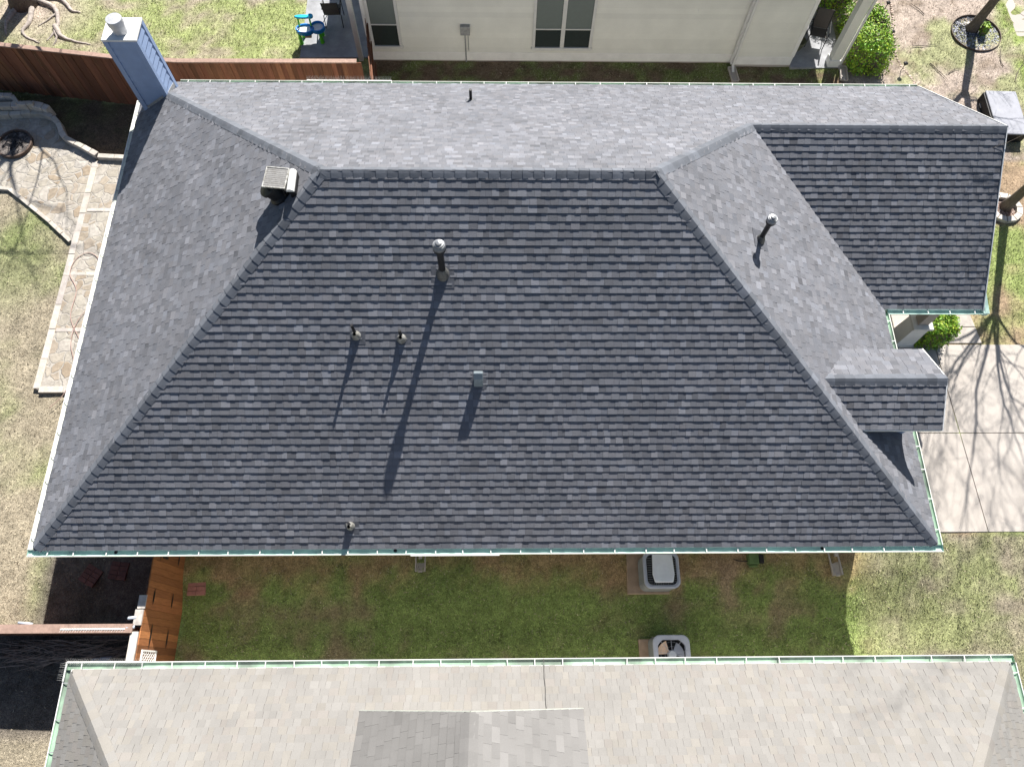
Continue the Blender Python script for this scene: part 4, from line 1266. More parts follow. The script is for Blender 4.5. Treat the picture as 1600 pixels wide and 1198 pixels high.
# ------------------------------------------------------------------ trees
def bare_tree(base, label, r0, fork_h, seed, spread=.5, levels=6, top=9, lean=(0, 0), nlimb=4, group=None, limb_dirs=None, limb_r=.45, name='bare_tree'):
    rnd = random.Random(seed)
    base = V3(base)
    o = empty(name, tuple(base), label, 'tree', group)
    tr = MB(); cr = MB()
    F = base + Vector((lean[0], lean[1], fork_h))
    pts = []; rad = []
    for i in range(9):
        t = i / 8
        p = base.lerp(F, t) + Vector((math.sin(t * 5 + seed) * .03, math.cos(t * 4 + seed) * .03, 0)); pts.append(p)
        rad.append(r0 * (1.0 - .3 * t) * (1 + .55 * math.exp(-t * fork_h * 5)))
    pts[0] = pts[0] - Vector((0, 0, .15))
    tr.tube(pts, rad, 14)
    tr.build('trunk', M['bark'], o, smooth=True)
    def branch(p, d, L, r, lev):
        n = 5 if lev < 3 else 3
        ps = [p]; rs = [r]
        for i in range(n):
            d = (d + Vector((rnd.gauss(0, .13), rnd.gauss(0, .13), rnd.gauss(.03, .08)))).normalized()
            p = p + d * L / n; ps.append(p); rs.append(max(.004, r * (1 - .45 * (i + 1) / n)))
        cr.tube(ps, rs, 8 if lev < 2 else (5 if lev < 4 else 3), caps=False)
        if lev >= levels: return
        k = 2 if rnd.random() < .5 else 3
        for j in range(k):
            ax = d.orthogonal().normalized(); ax.rotate(Matrix.Rotation(rnd.uniform(0, 6.28), 3, d))
            nd = (d * math.cos(.5) + ax * rnd.uniform(.28, .75)).normalized()
            nd.z += .08; nd.normalize()
            branch(ps[-1], nd, L * rnd.uniform(.62, .86), rs[-1] * rnd.uniform(.62, .85), lev + 1)
        # side shoots
        for j in range(2 if lev < 4 else 1):
            q = rnd.randint(1, n - 1)
            ax = d.orthogonal().normalized(); ax.rotate(Matrix.Rotation(rnd.uniform(0, 6.28), 3, d))
            nd = (d * .6 + ax * .8).normalized()
            branch(ps[q], nd, L * rnd.uniform(.4, .6), rs[q] * .45, min(levels, lev + 2))
    if limb_dirs is None:
        limb_dirs = [(math.cos(a) * spread, math.sin(a) * spread, 1) for a in [6.28 * i / nlimb + rnd.uniform(-.4, .4) for i in range(nlimb)]]
    L0 = (top - fork_h) * .36
    for dd in limb_dirs:
        branch(F - Vector((0, 0, .1)), Vector(dd[:3]).normalized(), L0 * rnd.uniform(.85, 1.15) * (dd[3] if len(dd) > 3 else 1), r0 * limb_r, 1)
    cr.build('crown', M['bark'], o, smooth=True)
    return o
bare_tree((23.5, 9.9, -2.4), 'bare tree rising from a pale stone ring beside the wing gable', .13, 3.3, 7, spread=.42, top=9.2, levels=6, limb_r=.36, limb_dirs=[(-.8, -.1, 1, 1.0), (-.55, .1, 1, 1.1), (.3, -.4, 1), (.02, .05, 1, 1.5), (-.25, -.45, 1, .9), (.5, .3, 1), (-.2, .5, 1)])
bare_tree((24.32, 16.75, -2.4), 'bare tree leaning out of the gravel ring at top right', .15, 2.5, 12, spread=.5, top=7.5, levels=5, nlimb=4)
nwt = bare_tree((-5.95, 17.75, -2.5), 'large tree with surface roots at the top left corner', .36, 2.6, 5, top=9.5, levels=5, limb_dirs=[(.95, -.25, 1, 1.7), (.6, -.5, 1, 1.4), (-.4, .5, 1), (.5, .6, 1), (-.6, -.3, 1), (1.2, .1, .9, 1.6), (.3, -.2, 1, 1.6)])
def roots():
    rnd = random.Random(2); mb = MB()
    paths = [[(-5.7, 17.6), (-5.6, 16.9), (-5.7, 16.4), (-5.1, 16.0)], [(-5.6, 17.8), (-5.0, 17.5), (-4.75, 17.0), (-4.72, 16.5), (-4.9, 16.1)], [(-4.75, 16.7), (-4.5, 16.3), (-4.1, 16.1), (-3.5, 15.95)],
             [(-5.6, 17.9), (-4.9, 17.9), (-4.4, 17.4), (-4.1, 17.3)], [(-6.1, 17.5), (-6.3, 16.9), (-6.2, 16.3)], [(-5.0, 17.6), (-4.9, 17.2), (-5.3, 16.7)], [(-4.73, 16.5), (-4.6, 16.2), (-4.65, 15.9)]]
    for k, pth in enumerate(paths):
        pts = smooth_pts(pth, 6); n = len(pts); r0 = .10 if k < 5 else .05
        mb.tube([(x + rnd.uniform(-.015, .015), y + rnd.uniform(-.015, .015), gz(x, y) + .03 - .03 * i / n) for i, (x, y) in enumerate(pts)], [max(.012, r0 * (1 - .8 * i / n)) for i in range(n)], 7)
    m = mat('weathered_root', (0.34, 0.30, 0.27), .95, var=.25, scale=10, bump=.01, bscale=20)
    mb.build('surface_roots', m, nwt, smooth=True)
roots()

def hedge(cx, cy, sx, sy, z0, h, label, seed, nleaf=5200, rot=0):
    rnd = random.Random(seed)
    o = empty('hedge', (cx, cy, z0), label, 'bush')
    mb = MB()
    # woody inner mass
    nu, nv = 20, 10
    vs = []; 
    def box_pt(q, k=1.0):
        # rounded box surface along direction q, with lumps
        l = (abs(q.x) ** 5 + abs(q.y) ** 5 + abs(q.z) ** 5) ** .2
        q = q / l
        lump = 1 + .05 * math.sin(4 * q.x + 3 * q.y + seed) + .04 * math.sin(9 * q.y - 5 * q.z + seed) + .04 * math.sin(8 * q.x + 2 * seed)
        return Vector((cx + q.x * sx * k * lump, cy + q.y * sy * k * lump, z0 + h * .5 + q.z * h * .5 * k * lump))
    def sup(u, v, k=1.0):
        return box_pt(Vector((math.cos(v) * math.cos(u), math.cos(v) * math.sin(u), math.sin(v))), k)
    for j in range(nv + 1):
        for i in range(nu):
            vs.append(sup(2 * math.pi * i / nu, -math.pi / 2 + math.pi * j / nv, .86))
    mb.add(vs, [(j * nu + i, j * nu + (i + 1) % nu, (j + 1) * nu + (i + 1) % nu, (j + 1) * nu + i) for j in range(nv) for i in range(nu)])
    mb.build('branches', M['twig'], o)
    lf = MB()
    for i in range(nleaf):
        q = Vector((rnd.uniform(-1, 1), rnd.uniform(-1, 1), rnd.uniform(-1, 1)))
        ax_ = rnd.choice((0, 1, 2, 2)); q[ax_] = 1 if ax_ == 2 else rnd.choice((-1, 1))
        p = box_pt(q, rnd.uniform(.86, 1.05) if rnd.random() < .9 else rnd.uniform(1.03, 1.16))
        a = Vector((rnd.gauss(0, 1), rnd.gauss(0, 1), rnd.gauss(0, 1))).normalized(); s = rnd.uniform(.022, .042)
        nrm = (p - Vector((cx, cy, z0 + h * .4))).normalized() * .8 + Vector((rnd.gauss(0, .5), rnd.gauss(0, .5), rnd.gauss(.3, .5)))
        nrm.normalize(); a = (a - nrm * a.dot(nrm)).normalized(); b = nrm.cross(a)
        g = rnd.uniform(.45, 1.5)
        c = (g * rnd.uniform(.7, 1.45), g, g * rnd.uniform(.6, 1.3))
        lf.face([p - a * s, p + b * s * .6, p + a * s, p - b * s * .6], c)
    lf.build('foliage', M['leaf'], o)
    return o
hedge(20.52, 15.85, .62, 1.10, -2.45, .95, 'bright green clipped hedge beside the greige porch column', 3, 8500)
hedge(19.98, 18.2, .55, .95, -2.4, 1.25, 'taller green shrub behind the porch chair and column at the top', 4, 6000)
hedge(20.28, 5.86, .40, .42, -2.4, .95, 'small rounded green bush at the corner of the driveway and front porch', 5, 4200)

# ------------------------------------------------------------------ tree rings, gravel, mulch
def rings():
    rnd = random.Random(9)
    o = empty('planter_ring', (24.42, 16.6, -2.42), 'rusty steel edging ring filled with grey gravel round the top right tree', 'planter')
    cx, cy, r = 24.38, 16.58, .78
    mb = MB(); mb.lathe((cx, cy, -2.45), [(r, 0), (r, .14), (r - .02, .14), (r - .02, 0)], 48); mb.build('edging', M['steel_edge'], o)
    mb = MB(); mb.lathe((cx, cy, -2.45), [(r - .02, .055), (r * .5, .07), (.001, .08)], 40); mb.build('gravel_bed', M['gravel'], o)
    g = MB()
    for i in range(1500):
        a = rnd.uniform(0, 6.28); q = math.sqrt(rnd.random()) * (r - .05); s = rnd.uniform(.010, .024)
        x, y = cx + q * math.cos(a), cy + q * math.sin(a); z = -2.378 + rnd.uniform(0, .012)
        k = rnd.choice((.25, .5, .9, 1.3, 2.2, 3.0)); 
        M3 = Matrix.Translation((x, y, z)) @ Matrix.Rotation(rnd.uniform(0, 3), 4, 'Z') @ Matrix.Rotation(rnd.uniform(0, .6), 4, 'X')
        g.box((-s, -s * .7, -s * .5), (s, s * .7, s * .5), (k, k, k * 1.05), M3)
    mg = mat('loose_gravel', (.16, .165, .175), .9, attr=True, var=.1)
    g.build('gravel', mg, o)
    g = MB()
    for (x, y, s) in ((24.22, 16.95, .12), (24.0, 16.9, .05)):
        M3 = Matrix.Translation((x, y, -2.35)) @ Matrix.Rotation(.6, 4, 'Z')
        g.lathe((x, y, -2.38), [(s * .9, 0), (s, .04), (s * .6, .09), (.001, .10)], 9)
    g.build('stone', M['limestone'], o)
    # small shrub in the ring
    h = hedge(24.58, 16.6, .11, .13, -2.40, .36, 'tiny yellow green shrub growing in the gravel ring', 6, 420)
    # pale stone ring of the second tree
    o = empty('stone_ring', (23.52, 9.85, -2.4), 'ring of pale cut stones round the tree beside the wing gable', 'stone ring')
    mb = MB(); n = 11
    for i in range(n):
        a0 = 2 * math.pi * i / n + .02; a1 = 2 * math.pi * (i + 1) / n - .03; g = rnd.uniform(.95, 1.25)
        z = -2.5; ri, ro, zt = .33, .50, -2.26 + rnd.uniform(-.01, .01)
        P = [(23.46 + q * math.cos(a), 9.86 + q * math.sin(a)) for q, a in ((ro, a0), (ro, a1), (ri, a1), (ri, a0))]
        mb.prism(P, z, zt, (g * 1.15, g * 1.15, g * 1.15))
    mb.build('ring_stones', M['limestone'], o, bevel=.01)
    mb = MB(); mb.lathe((23.46, 9.86, -2.36), [(.34, 0), (.001, .03)], 20); mb.build('soil', M['mulch'], o)
    # mulch bed
    mb = MB(); mb.prism([(19.9, 14.3), (20.9, 14.15), (21.7, 14.6), (21.62, 15.5), (21.74, 16.6), (21.9, 17.6), (22.0, 19.5), (19.86, 19.5), (19.86, 15.1)], -2.6, -2.415)
    tag(mb.build('mulch_bed', M['mulch']), kind='structure')
    mb = MB()
    pts = smooth_pts([(22.05, 19.3), (21.86, 17.4), (21.72, 16.4), (21.62, 15.5), (21.78, 14.95), (21.95, 14.5), (21.7, 14.25), (21.2, 14.2)], 6)
    s = 0
    for (x0, y0), (x1, y1) in zip(pts[:-1], pts[1:]):
        L = math.hypot(x1 - x0, y1 - y0); n = max(1, int(L / .085))
        for k in range(n):
            t = k / n; g = rnd.uniform(.55, 1.1)
            M3 = Matrix.Translation((x0 + (x1 - x0) * t + rnd.uniform(-.02, .02), y0 + (y1 - y0) * t, -2.385)) @ Matrix.Rotation(rnd.uniform(0, 3), 4, 'Z')
            q = rnd.uniform(.025, .045)
            mb.box((-q, -q * .8, -.04), (q, q * .8, .03), (g * 1.0, g * .85, g * .78), M3)
    e = mb.build('bed_edging', M['limestone'], bevel=.008); tag(e, 'curved row of small reddish stones edging the front flower bed', 'stone edging')
    mb = MB()
    for x, y, w, h_ in ((21.1, 14.45, .35, .16), (20.75, 14.5, .2, .2), (21.55, 14.35, .22, .15)):
        mb.prism([(x - w, y - h_ * .8), (x + w * .8, y - h_), (x + w, y + h_ * .7), (x - w * .6, y + h_)], -2.45, -2.375, (1.05, .98, .9))
    e = mb.build('flat_stones', M['limestone'], bevel=.01); tag(e, 'flat tan stones lying at the lower end of the front flower bed', 'stones')
rings()
def path_light(x, y, label):
    o = empty('path_light', (x, y, -2.42), label, 'garden light', 'small black garden lights along the flower bed')
    mb = MB(); mb.tube([(x, y, -2.5), (x, y, -2.06)], .011, 6); mb.build('stake', M['black_metal'], o)
    mb = MB(); mb.lathe((x, y, -2.12), [(.03, 0), (.035, .06), (.075, .065), (.05, .09), (.001, .11)], 12); mb.build('lamp_head', M['black_metal'], o)
path_light(21.62, 14.98, 'black garden stake light nearest the dark roof, beside flat tan stones')
path_light(21.50, 16.30, 'black garden stake light in the middle of the flower bed edge')
path_light(21.62, 17.55, 'black garden stake light farthest from the dark roof, near the photo top edge')

# utility box near the wing
def utility_box():
    o = empty('utility_box', (24.15, 13.0, -2.4), 'low black cabinet with pale grey lid dappled by branch shade beside the wing roof', 'utility box')
    M3 = Matrix.Translation((24.15, 13.05, -2.4)) @ Matrix.Rotation(-.03, 4, 'Z')
    mb = MB(); mb.box((-.44, -.80, 0), (.50, .80, .34), M=M3); mb.build('cabinet', M['black_metal'], o, bevel=.02)
    mb = MB(); mb.box((-.40, -.82, .34), (.52, .82, .39), M=M3); mb.build('lid', mat('pale_grey_lid', (.27, .28, .32), .6, var=.1, scale=3), o, bevel=.04)
    mb = MB()
    for y in (-.5, .5): mb.box((-.46, y - .08, .08), (-.44, y + .08, .11), M=M3)
    mb.build('handle', M['metal_dull'], o)
utility_box()

# ------------------------------------------------------------------ side yard items
def rr(cx, cy, a, r, n=6):
    pts = []
    for q, (sx, sy) in enumerate(((1, 1), (-1, 1), (-1, -1), (1, -1))):
        for k in range(n + 1):
            t = (q + k / n) * math.pi / 2
            pts.append((cx + sx * (a - r) + r * math.cos(t), cy + sy * (a - r) + r * math.sin(t)))
    return pts
def ac_unit(cx, cy, zb, h, label, fan, pad):
    o = empty('air_conditioner', (cx, cy, zb), label, 'air conditioner')
    a = .385
    mb = MB(); mb.prism(pad, zb - .12, zb); mb.build('pad', M['pad'], o, bevel=.015)
    mb = MB(); n = 22
    for k in range(n):
        z = zb + .03 + k * (h - .10) / n; dz = (h - .10) / n
        lo = rr(cx, cy, a, .15); hi = rr(cx, cy, a - .018, .14)
        K = len(lo)
        vs = [(x, y, z) for x, y in lo] + [(x, y, z + dz * .95) for x, y in hi]
        mb.add(vs, [(i, (i + 1) % K, K + (i + 1) % K, K + i) for i in range(K)], (1, 1, 1) if k % 2 else (.8, .8, .8))
    mb.prism(rr(cx, cy, a - .03, .14), zb + .01, zb + h - (.36 if fan else .05), (.25, .25, .25))
    mb.build('louvred_body', M['ac_body'], o)
    z1 = zb + h
    # top ring
    outer = rr(cx, cy, a + .01, .16, 8); K = len(outer)
    ang = [math.atan2(y - cy, x - cx) for x, y in outer]
    if fan:
        R = .345
        inner = [(cx + R * math.cos(t), cy + R * math.sin(t)) for t in ang]
        mb = MB()
        vs = [(x, y, z1 - .05) for x, y in outer] + [(x, y, z1 - .01) for x, y in outer] + [(x, y, z1) for x, y in rr(cx, cy, a - .01, .15, 8)] + [(x, y, z1 + .0) for x, y in inner] + [(x, y, z1 - .10) for x, y in inner]
        fs = []
        for r_ in range(4):
            fs += [(r_ * K + i, r_ * K + (i + 1) % K, (r_ + 1) * K + (i + 1) % K, (r_ + 1) * K + i) for i in range(K)]
        mb.add(vs, fs); mb.build('top_shroud', M['ac_top'], o, smooth=False)
        mb = MB(); mb.lathe((cx, cy, z1), [(R, -.30), (.001, -.32)], 32); mb.lathe((cx, cy, z1), [(R, -.10), (R, -.30)], 32); mb.build('fan_well', M['ac_dark'], o)
        for k, t0 in enumerate((2.5, 4.6, .4)):
            mb = MB(); m_ = 8; top = []
            for i in range(m_ + 1):
                t = t0 + (i / m_ - .5) * 1.25
                top.append((cx + .29 * math.cos(t), cy + .29 * math.sin(t), z1 - .13 - .07 * i / m_))
            base_ = [(cx + .07 * math.cos(t0 + .4), cy + .07 * math.sin(t0 + .4), z1 - .17), (cx + .07 * math.cos(t0 - .4), cy + .07 * math.sin(t0 - .4), z1 - .14)]
            mb.face(top + base_); mb.face([(p[0], p[1], p[2] - .006) for p in (top + base_)][::-1])
            mb.build('fan_blade', M['ac_blade_sunlit'] if k == 0 else M['ac_top'], o)  # first blade coloured as if sunlit
        mb = MB(); mb.lathe((cx, cy, z1), [(.085, -.16), (.085, .015), (.07, .03), (.001, .033)], 24); mb.build('fan_hub', M['pvc'], o)
        g = MB()
        for i in range(9):
            t = 6.283 * i / 9 + .2
            g.tube([(cx + .08 * math.cos(t), cy + .08 * math.sin(t), z1 + .02), (cx + (R + .01) * math.cos(t), cy + (R + .01) * math.sin(t), z1 + .006)], .004, 5)
        for R2 in (.16, .25):
            g.tube([(cx + R2 * math.cos(6.283 * i / 28), cy + R2 * math.sin(6.283 * i / 28), z1 + .014) for i in range(29)], .0018, 4)
        g.build('guard_wires', M['ac_top'], o)
    else:
        mb = MB()
        mid = rr(cx, cy, a - .02, .15, 8); inn = rr(cx, cy, a - .06, .12, 8)
        vs = [(x, y, z1 - .06) for x, y in outer] + [(x, y, z1 - .015) for x, y in outer] + [(x, y, z1) for x, y in mid] + [(x, y, z1 - .012) for x, y in inn]
        fs = []
        for r_ in range(3):
            fs += [(r_ * K + i, r_ * K + (i + 1) % K, (r_ + 1) * K + (i + 1) % K, (r_ + 1) * K + i) for i in range(K)]
        mb.add(vs, fs); mb.build('top_rim', M['ac_top'], o)
        mb = MB()
        mb.prism(inn, z1 - .04, z1 - .020)
        mb.build('top_grille', M['ac_dark'], o)
        # raised smooth top cover, longer than wide, paled in colour for reflected sky light
        mb = MB(); w0, w1 = .20, .30
        pts = [(cx - .17, cy - .27), (cx + .23, cy - .27), (cx + .27, cy - .1), (cx + .25, cy + .33), (cx - .19, cy + .33), (cx - .21, cy - .1)]
        mb.prism(pts, z1 - .02, z1 + .035); mb.build('top_cover', mat('sky_lit_cover', (.82, .86, .90), .3, var=.08, scale=3), o, bevel=.02)
        g = MB()
        for i in range(12):
            t = -.30 + i * .05
            g.bar((cx - .31, cy + t, z1 - .012), (cx - .20, cy + t, z1 - .012), .006, .006); g.bar((cx + .24, cy + t, z1 - .012), (cx + .32, cy + t, z1 - .012), .006, .006)
            g.bar((cx + t * .75 + .05, cy - .32, z1 - .012), (cx + t * .75 + .05, cy - .27, z1 - .012), .006, .006)
        g.build('grille_bars', M['ac_body'], o)
ac_unit(12.70, -.17, gz(12.7, -.2) + .05, .74, 'air conditioner under the green gutter with a smooth pale top cover', False, [(12.08, .55), (13.0, .55), (13.0, -.60), (12.05, -.60)])
ac_unit(12.84, -1.895, -2.60, .66, 'air conditioner half hidden by the pale roof gutter showing fan blades', True, [(12.26, -1.55), (13.3, -1.55), (13.3, -2.5), (12.26, -2.5)])

def splash_block(x, y, rz, label, z=None, open_to=(0, -1)):
    z = gz(x, y) + .01 if z is None else z
    o = empty('splash_block', (x, y, z), label, 'splash block')
    mb = MB()
    M3 = Matrix.Translation((x, y, z)) @ Matrix.Rotation(rz, 4, 'Z')
    mb.box((-.10, -.28, 0), (.10, .28, .03), M=M3); mb.box((-.12, -.28, 0), (-.09, .28, .085), M=M3); mb.box((.09, -.28, 0), (.12, .28, .085), M=M3); mb.box((-.12, .25, 0), (.12, .28, .085), M=M3)
    mb.box((-.05, -.30, .03), (.05, -.24, .05), M=M3)
    mb.build('trough', M['concrete'], o, bevel=.012)
splash_block(7.35, .20, 0, 'concrete splash block under the green gutter left of the air conditioners', z=-2.41)
splash_block(16.88, .06, .08, 'concrete splash block under the green gutter near the driveway lawn', z=-2.42)
splash_block(16.40, 14.86, .1, 'grey splash block below the downspout at the step in the greige wall')
splash_block(19.80, 14.86, -.12, 'grey splash block below the downspout of the greige porch column')

def brick_patch(cx, cy, rz, label, dark=1.0, n=4):
    z = gz(cx, cy)
    o = empty('paver', (cx, cy, z), label, 'paver')
    mb = MB(); rnd = random.Random(int(cx * 100))
    M3 = Matrix.Translation((cx, cy, z)) @ Matrix.Rotation(rz, 4, 'Z')
    w = .40 / n
    for i in range(n):
        for j in range(2):
            g = rnd.uniform(.85, 1.1) * dark  # dark lowers the brick colour to stand in for deep shade
            mb.box((-.2 + j * .2 + .004, -.2 + i * w + .004, -.03), (-.2 + (j + 1) * .2 - .004, -.2 + (i + 1) * w - .004, .035), (g, g, g), M3)
    mb.build('brick_face', M['brick'], o, bevel=.004)
brick_patch(2.32, -.36, .03, 'square red brick paver on bare soil beside the orange gate')
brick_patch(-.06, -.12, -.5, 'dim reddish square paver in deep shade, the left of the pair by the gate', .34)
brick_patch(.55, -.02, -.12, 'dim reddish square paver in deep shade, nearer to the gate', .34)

def valve():
    o = empty('hose_reel', (14.98, .12, -2.4), 'green hose valve box half hidden under the green gutter', 'hose reel')
    mb = MB(); g = mat('faded_green_plastic', (.10, .17, .06), .6, var=.15)
    mb.box((14.84, .02, -2.42), (15.08, .26, -2.20)); mb.build('case', g, o, bevel=.03)
    mb = MB(); mb.lathe((14.95, .0, -2.31), [(.10, 0), (.10, .025), (.001, .03)], 18, axis=(0, -1, 0)); mb.build('reel_wheel', g, o)
    mb = MB(); mb.box((15.10, .05, -2.42), (15.20, .25, -2.25)); mb.tube([(14.84, .1, -2.3), (14.65, .12, -2.38), (14.45, .2, -2.4)], .012, 6); mb.build('hose', M['black_metal'], o)
valve()
def yard_bits():
    # coiled pipe ring hanging on the fence
    mb = MB(); c = Vector((1.72, -.86, -1.62)); pts = []
    for i in range(25):
        t = 6.283 * i / 24 * .86 + .5; pts.append(c + Vector((.115 * math.cos(t), .115 * math.sin(t), .0)))
    mb.tube(pts, .022, 8); mb.tube([pts[-1], (1.90, -.95, -1.62)], .02, 8)
    o = mb.build('pipe_hook', M['pvc'], smooth=True); tag(o, 'pale blue white plastic ring hooked on the shaded side of the gate fence', 'pipe')
    for y in (-1.15, -1.33):
        mb = MB(); mb.tube([(1.88, y, -.82), (1.74, y - .02, -.80), (1.72, y - .02, -.86)], .035, 8)
        mb.build('post_cap', M['pvc'], west_fence, smooth=True)
    mb = MB(); mb.tube([(-.42, -1.24, -.80), (-.20, -1.26, -.80), (-.15, -1.27, -.83)], .028, 8)
    o = mb.build('pipe_end', M['pvc'], smooth=True); tag(o, 'short white plastic pipe lying along the flat topped fence at left', 'pipe')
    # grey tray among the brush
    mb = MB(); mb.prism([(.22, -2.05), (.80, -2.05), (.80, -1.82), (.42, -1.86)], -2.45, -2.28)
    o = mb.build('storage_bin', mat('grey_plastic', (.30, .32, .40), .5, var=.06), bevel=.02); tag(o, 'grey plastic bin beside the brush pile at the pale house corner', 'bin')
    # brush pile
    rnd = random.Random(77); mb = MB()
    for i in range(170):
        x = rnd.uniform(-1.35, 1.25); y = rnd.uniform(-2.0, -1.52); a = rnd.gauss(0.1, .35) + (3.14 if rnd.random() < .5 else 0); L = rnd.uniform(.4, 1.3)
        z = -2.45 + rnd.uniform(0, .38) * max(.2, 1 - abs(x - .1) / 1.8)
        pts = []; p = Vector((x, y, z))
        for k in range(5):
            pts.append(p); a += rnd.gauss(0, .14); p = p + Vector((math.cos(a), math.sin(a) * .6, rnd.gauss(0, .08))) * L / 5
            p.x = min(p.x, 1.85); p.y = min(max(p.y, -2.6), -1.5)
        r = rnd.uniform(.006, .016)
        mb.tube(pts, [r, r * .9, r * .75, r * .6, r * .35], 4, caps=False)
    o = mb.build('brush_pile', mat('cut_twigs', (.34, .26, .21), .9, var=.25, scale=10)); tag(o, 'heap of cut bare twigs in the shade below the flat topped fence', 'brush pile', kind='stuff')
    # garden hose by the path
    mb = MB()
    P = [(-1.35, 4.9), (-1.50, 5.6), (-1.95, 6.4), (-1.98, 7.2), (-2.26, 7.7), (-2.20, 8.15), (-1.92, 8.36), (-1.62, 8.18), (-1.56, 7.8)]
    mb.tube([(x, y, -2.385 + .01) for x, y in smooth_pts(P, 8)], .009, 6)
    P = [(-1.35, 6.9), (-1.72, 6.35), (-1.78, 5.7), (-1.55, 5.0), (-1.62, 4.3), (-1.9, 3.9)]
    mb.tube([(x, y, -2.37 + .01) for x, y in smooth_pts(P, 8)], .009, 6)
    o = mb.build('garden_hose', M['hose'], smooth=True); tag(o, 'faded red hose snaking over the flagstone path beside the left gutter', 'hose')
    # stick litter on the front garden
    mb = MB()
    for x, y, a, L in ((22.2, 16.0, .1, .9), (22.6, 15.3, -.5, .8), (23.1, 14.9, .3, .5), (25.1, 14.6, 1.3, 1.0), (24.9, 15.2, 1.9, .7), (22.9, 17.4, 2.2, .6), (26, 12, 1.9, .9)):
        pts = [Vector((x, y, gz(x, y) + .03))]
        for k in range(5): a += random.Random(int(x * 10 + k)).gauss(0, .2); pts.append(pts[-1] + Vector((math.cos(a), math.sin(a), 0)) * L / 5)
        mb.tube(pts, [.014, .012, .011, .009, .007, .004], 5)
    o = mb.build('fallen_sticks', M['bark']); tag(o, 'thin fallen sticks scattered on the leafy ground at top right', 'sticks', kind='stuff')
yard_bits()

# ------------------------------------------------------------------ neighbour's patio things
def sling_chair(x, y, rz, label, z=-2.40):
    o = empty('patio_chair', (x, y, z), label, 'chair', rz=rz)
    R = Matrix.Translation((x, y, z)) @ Matrix.Rotation(rz, 4, 'Z')
    def P(a, b, c): return R @ Vector((a, b, c))
    # chair faces +y in its own frame; back at -y
    for sx in (-1, 1):
        mb = MB(); mb.tube([P(sx * .27, .24, 0), P(sx * .27, .22, .42), P(sx * .27, .22, .62)], .014, 8); mb.build('leg', M['black_metal'], o)
        mb = MB(); mb.tube([P(sx * .27, -.30, 0), P(sx * .27, -.22, .40)], .014, 8); mb.build('leg', M['black_metal'], o)
        mb = MB(); mb.tube([P(sx * .27, .24, .62), P(sx * .27, -.24, .64)], .018, 8); mb.build('armrest', M['black_metal'], o)
        mb = MB(); mb.tube([P(sx * .24, .22, .42), P(sx * .24, -.20, .39), P(sx * .24, -.36, .95)], .014, 8); mb.build('side_rail', M['black_metal'], o)
    mb = MB()
    for j in range(6):
        t0, t1 = j / 6, (j + 1) / 6
        f = lambda t: (.22 - .42 * t, .42 - .03 * t - .02 * math.sin(t * 3.14))
        (a0, b0), (a1, b1) = f(t0), f(t1); mb.face([P(-.235, a0, b0), P(.235, a0, b0), P(.235, a1, b1), P(-.235, a1, b1)])
    mb.build('seat', M['mesh_fabric'], o)
    mb = MB(); mb.add([P(-.235, -.20, .40), P(.235, -.20, .40), P(.235, -.36, .95), P(-.235, -.36, .95), P(-.235, -.212, .40), P(.235, -.212, .40), P(.235, -.372, .95), P(-.235, -.372, .95)], [(0, 1, 2, 3), (7, 6, 5, 4), (3, 2, 6, 7)])
    mb.build('backrest', M['mesh_fabric'], o)
sling_chair(3.98, 16.95, .05, 'dark sling patio chair on the shaded slab beside the toy water table')
sling_chair(19.10, 16.15, 2.9, 'brown sling chair on the greige house porch between wall and column', z=-2.38)
def porch_pot():
    o = empty('planter_pot', (18.50, 15.9, -2.38), 'olive planter pot in the porch corner beside the brown chair', 'pot')
    mb = MB(); mb.lathe((18.50, 15.9, -2.38), [(.12, 0), (.19, .2), (.21, .32), (.18, .32), (.16, .24), (.001, .24)], 20); mb.build('pot_body', M['pot'], o, smooth=True)
    mb = MB(); mb.tube([(18.5, 15.9, -2.15), (18.55, 16.0, -1.75), (18.62, 16.1, -1.5)], .012, 6)
    for a in range(6): mb.tube([(18.62, 16.1, -1.5), (18.62 + .13 * math.cos(a), 16.1 + .13 * math.sin(a), -1.45)], .01, 4)
    mb.build('plant_stem', M['black_metal'], o)
porch_pot()
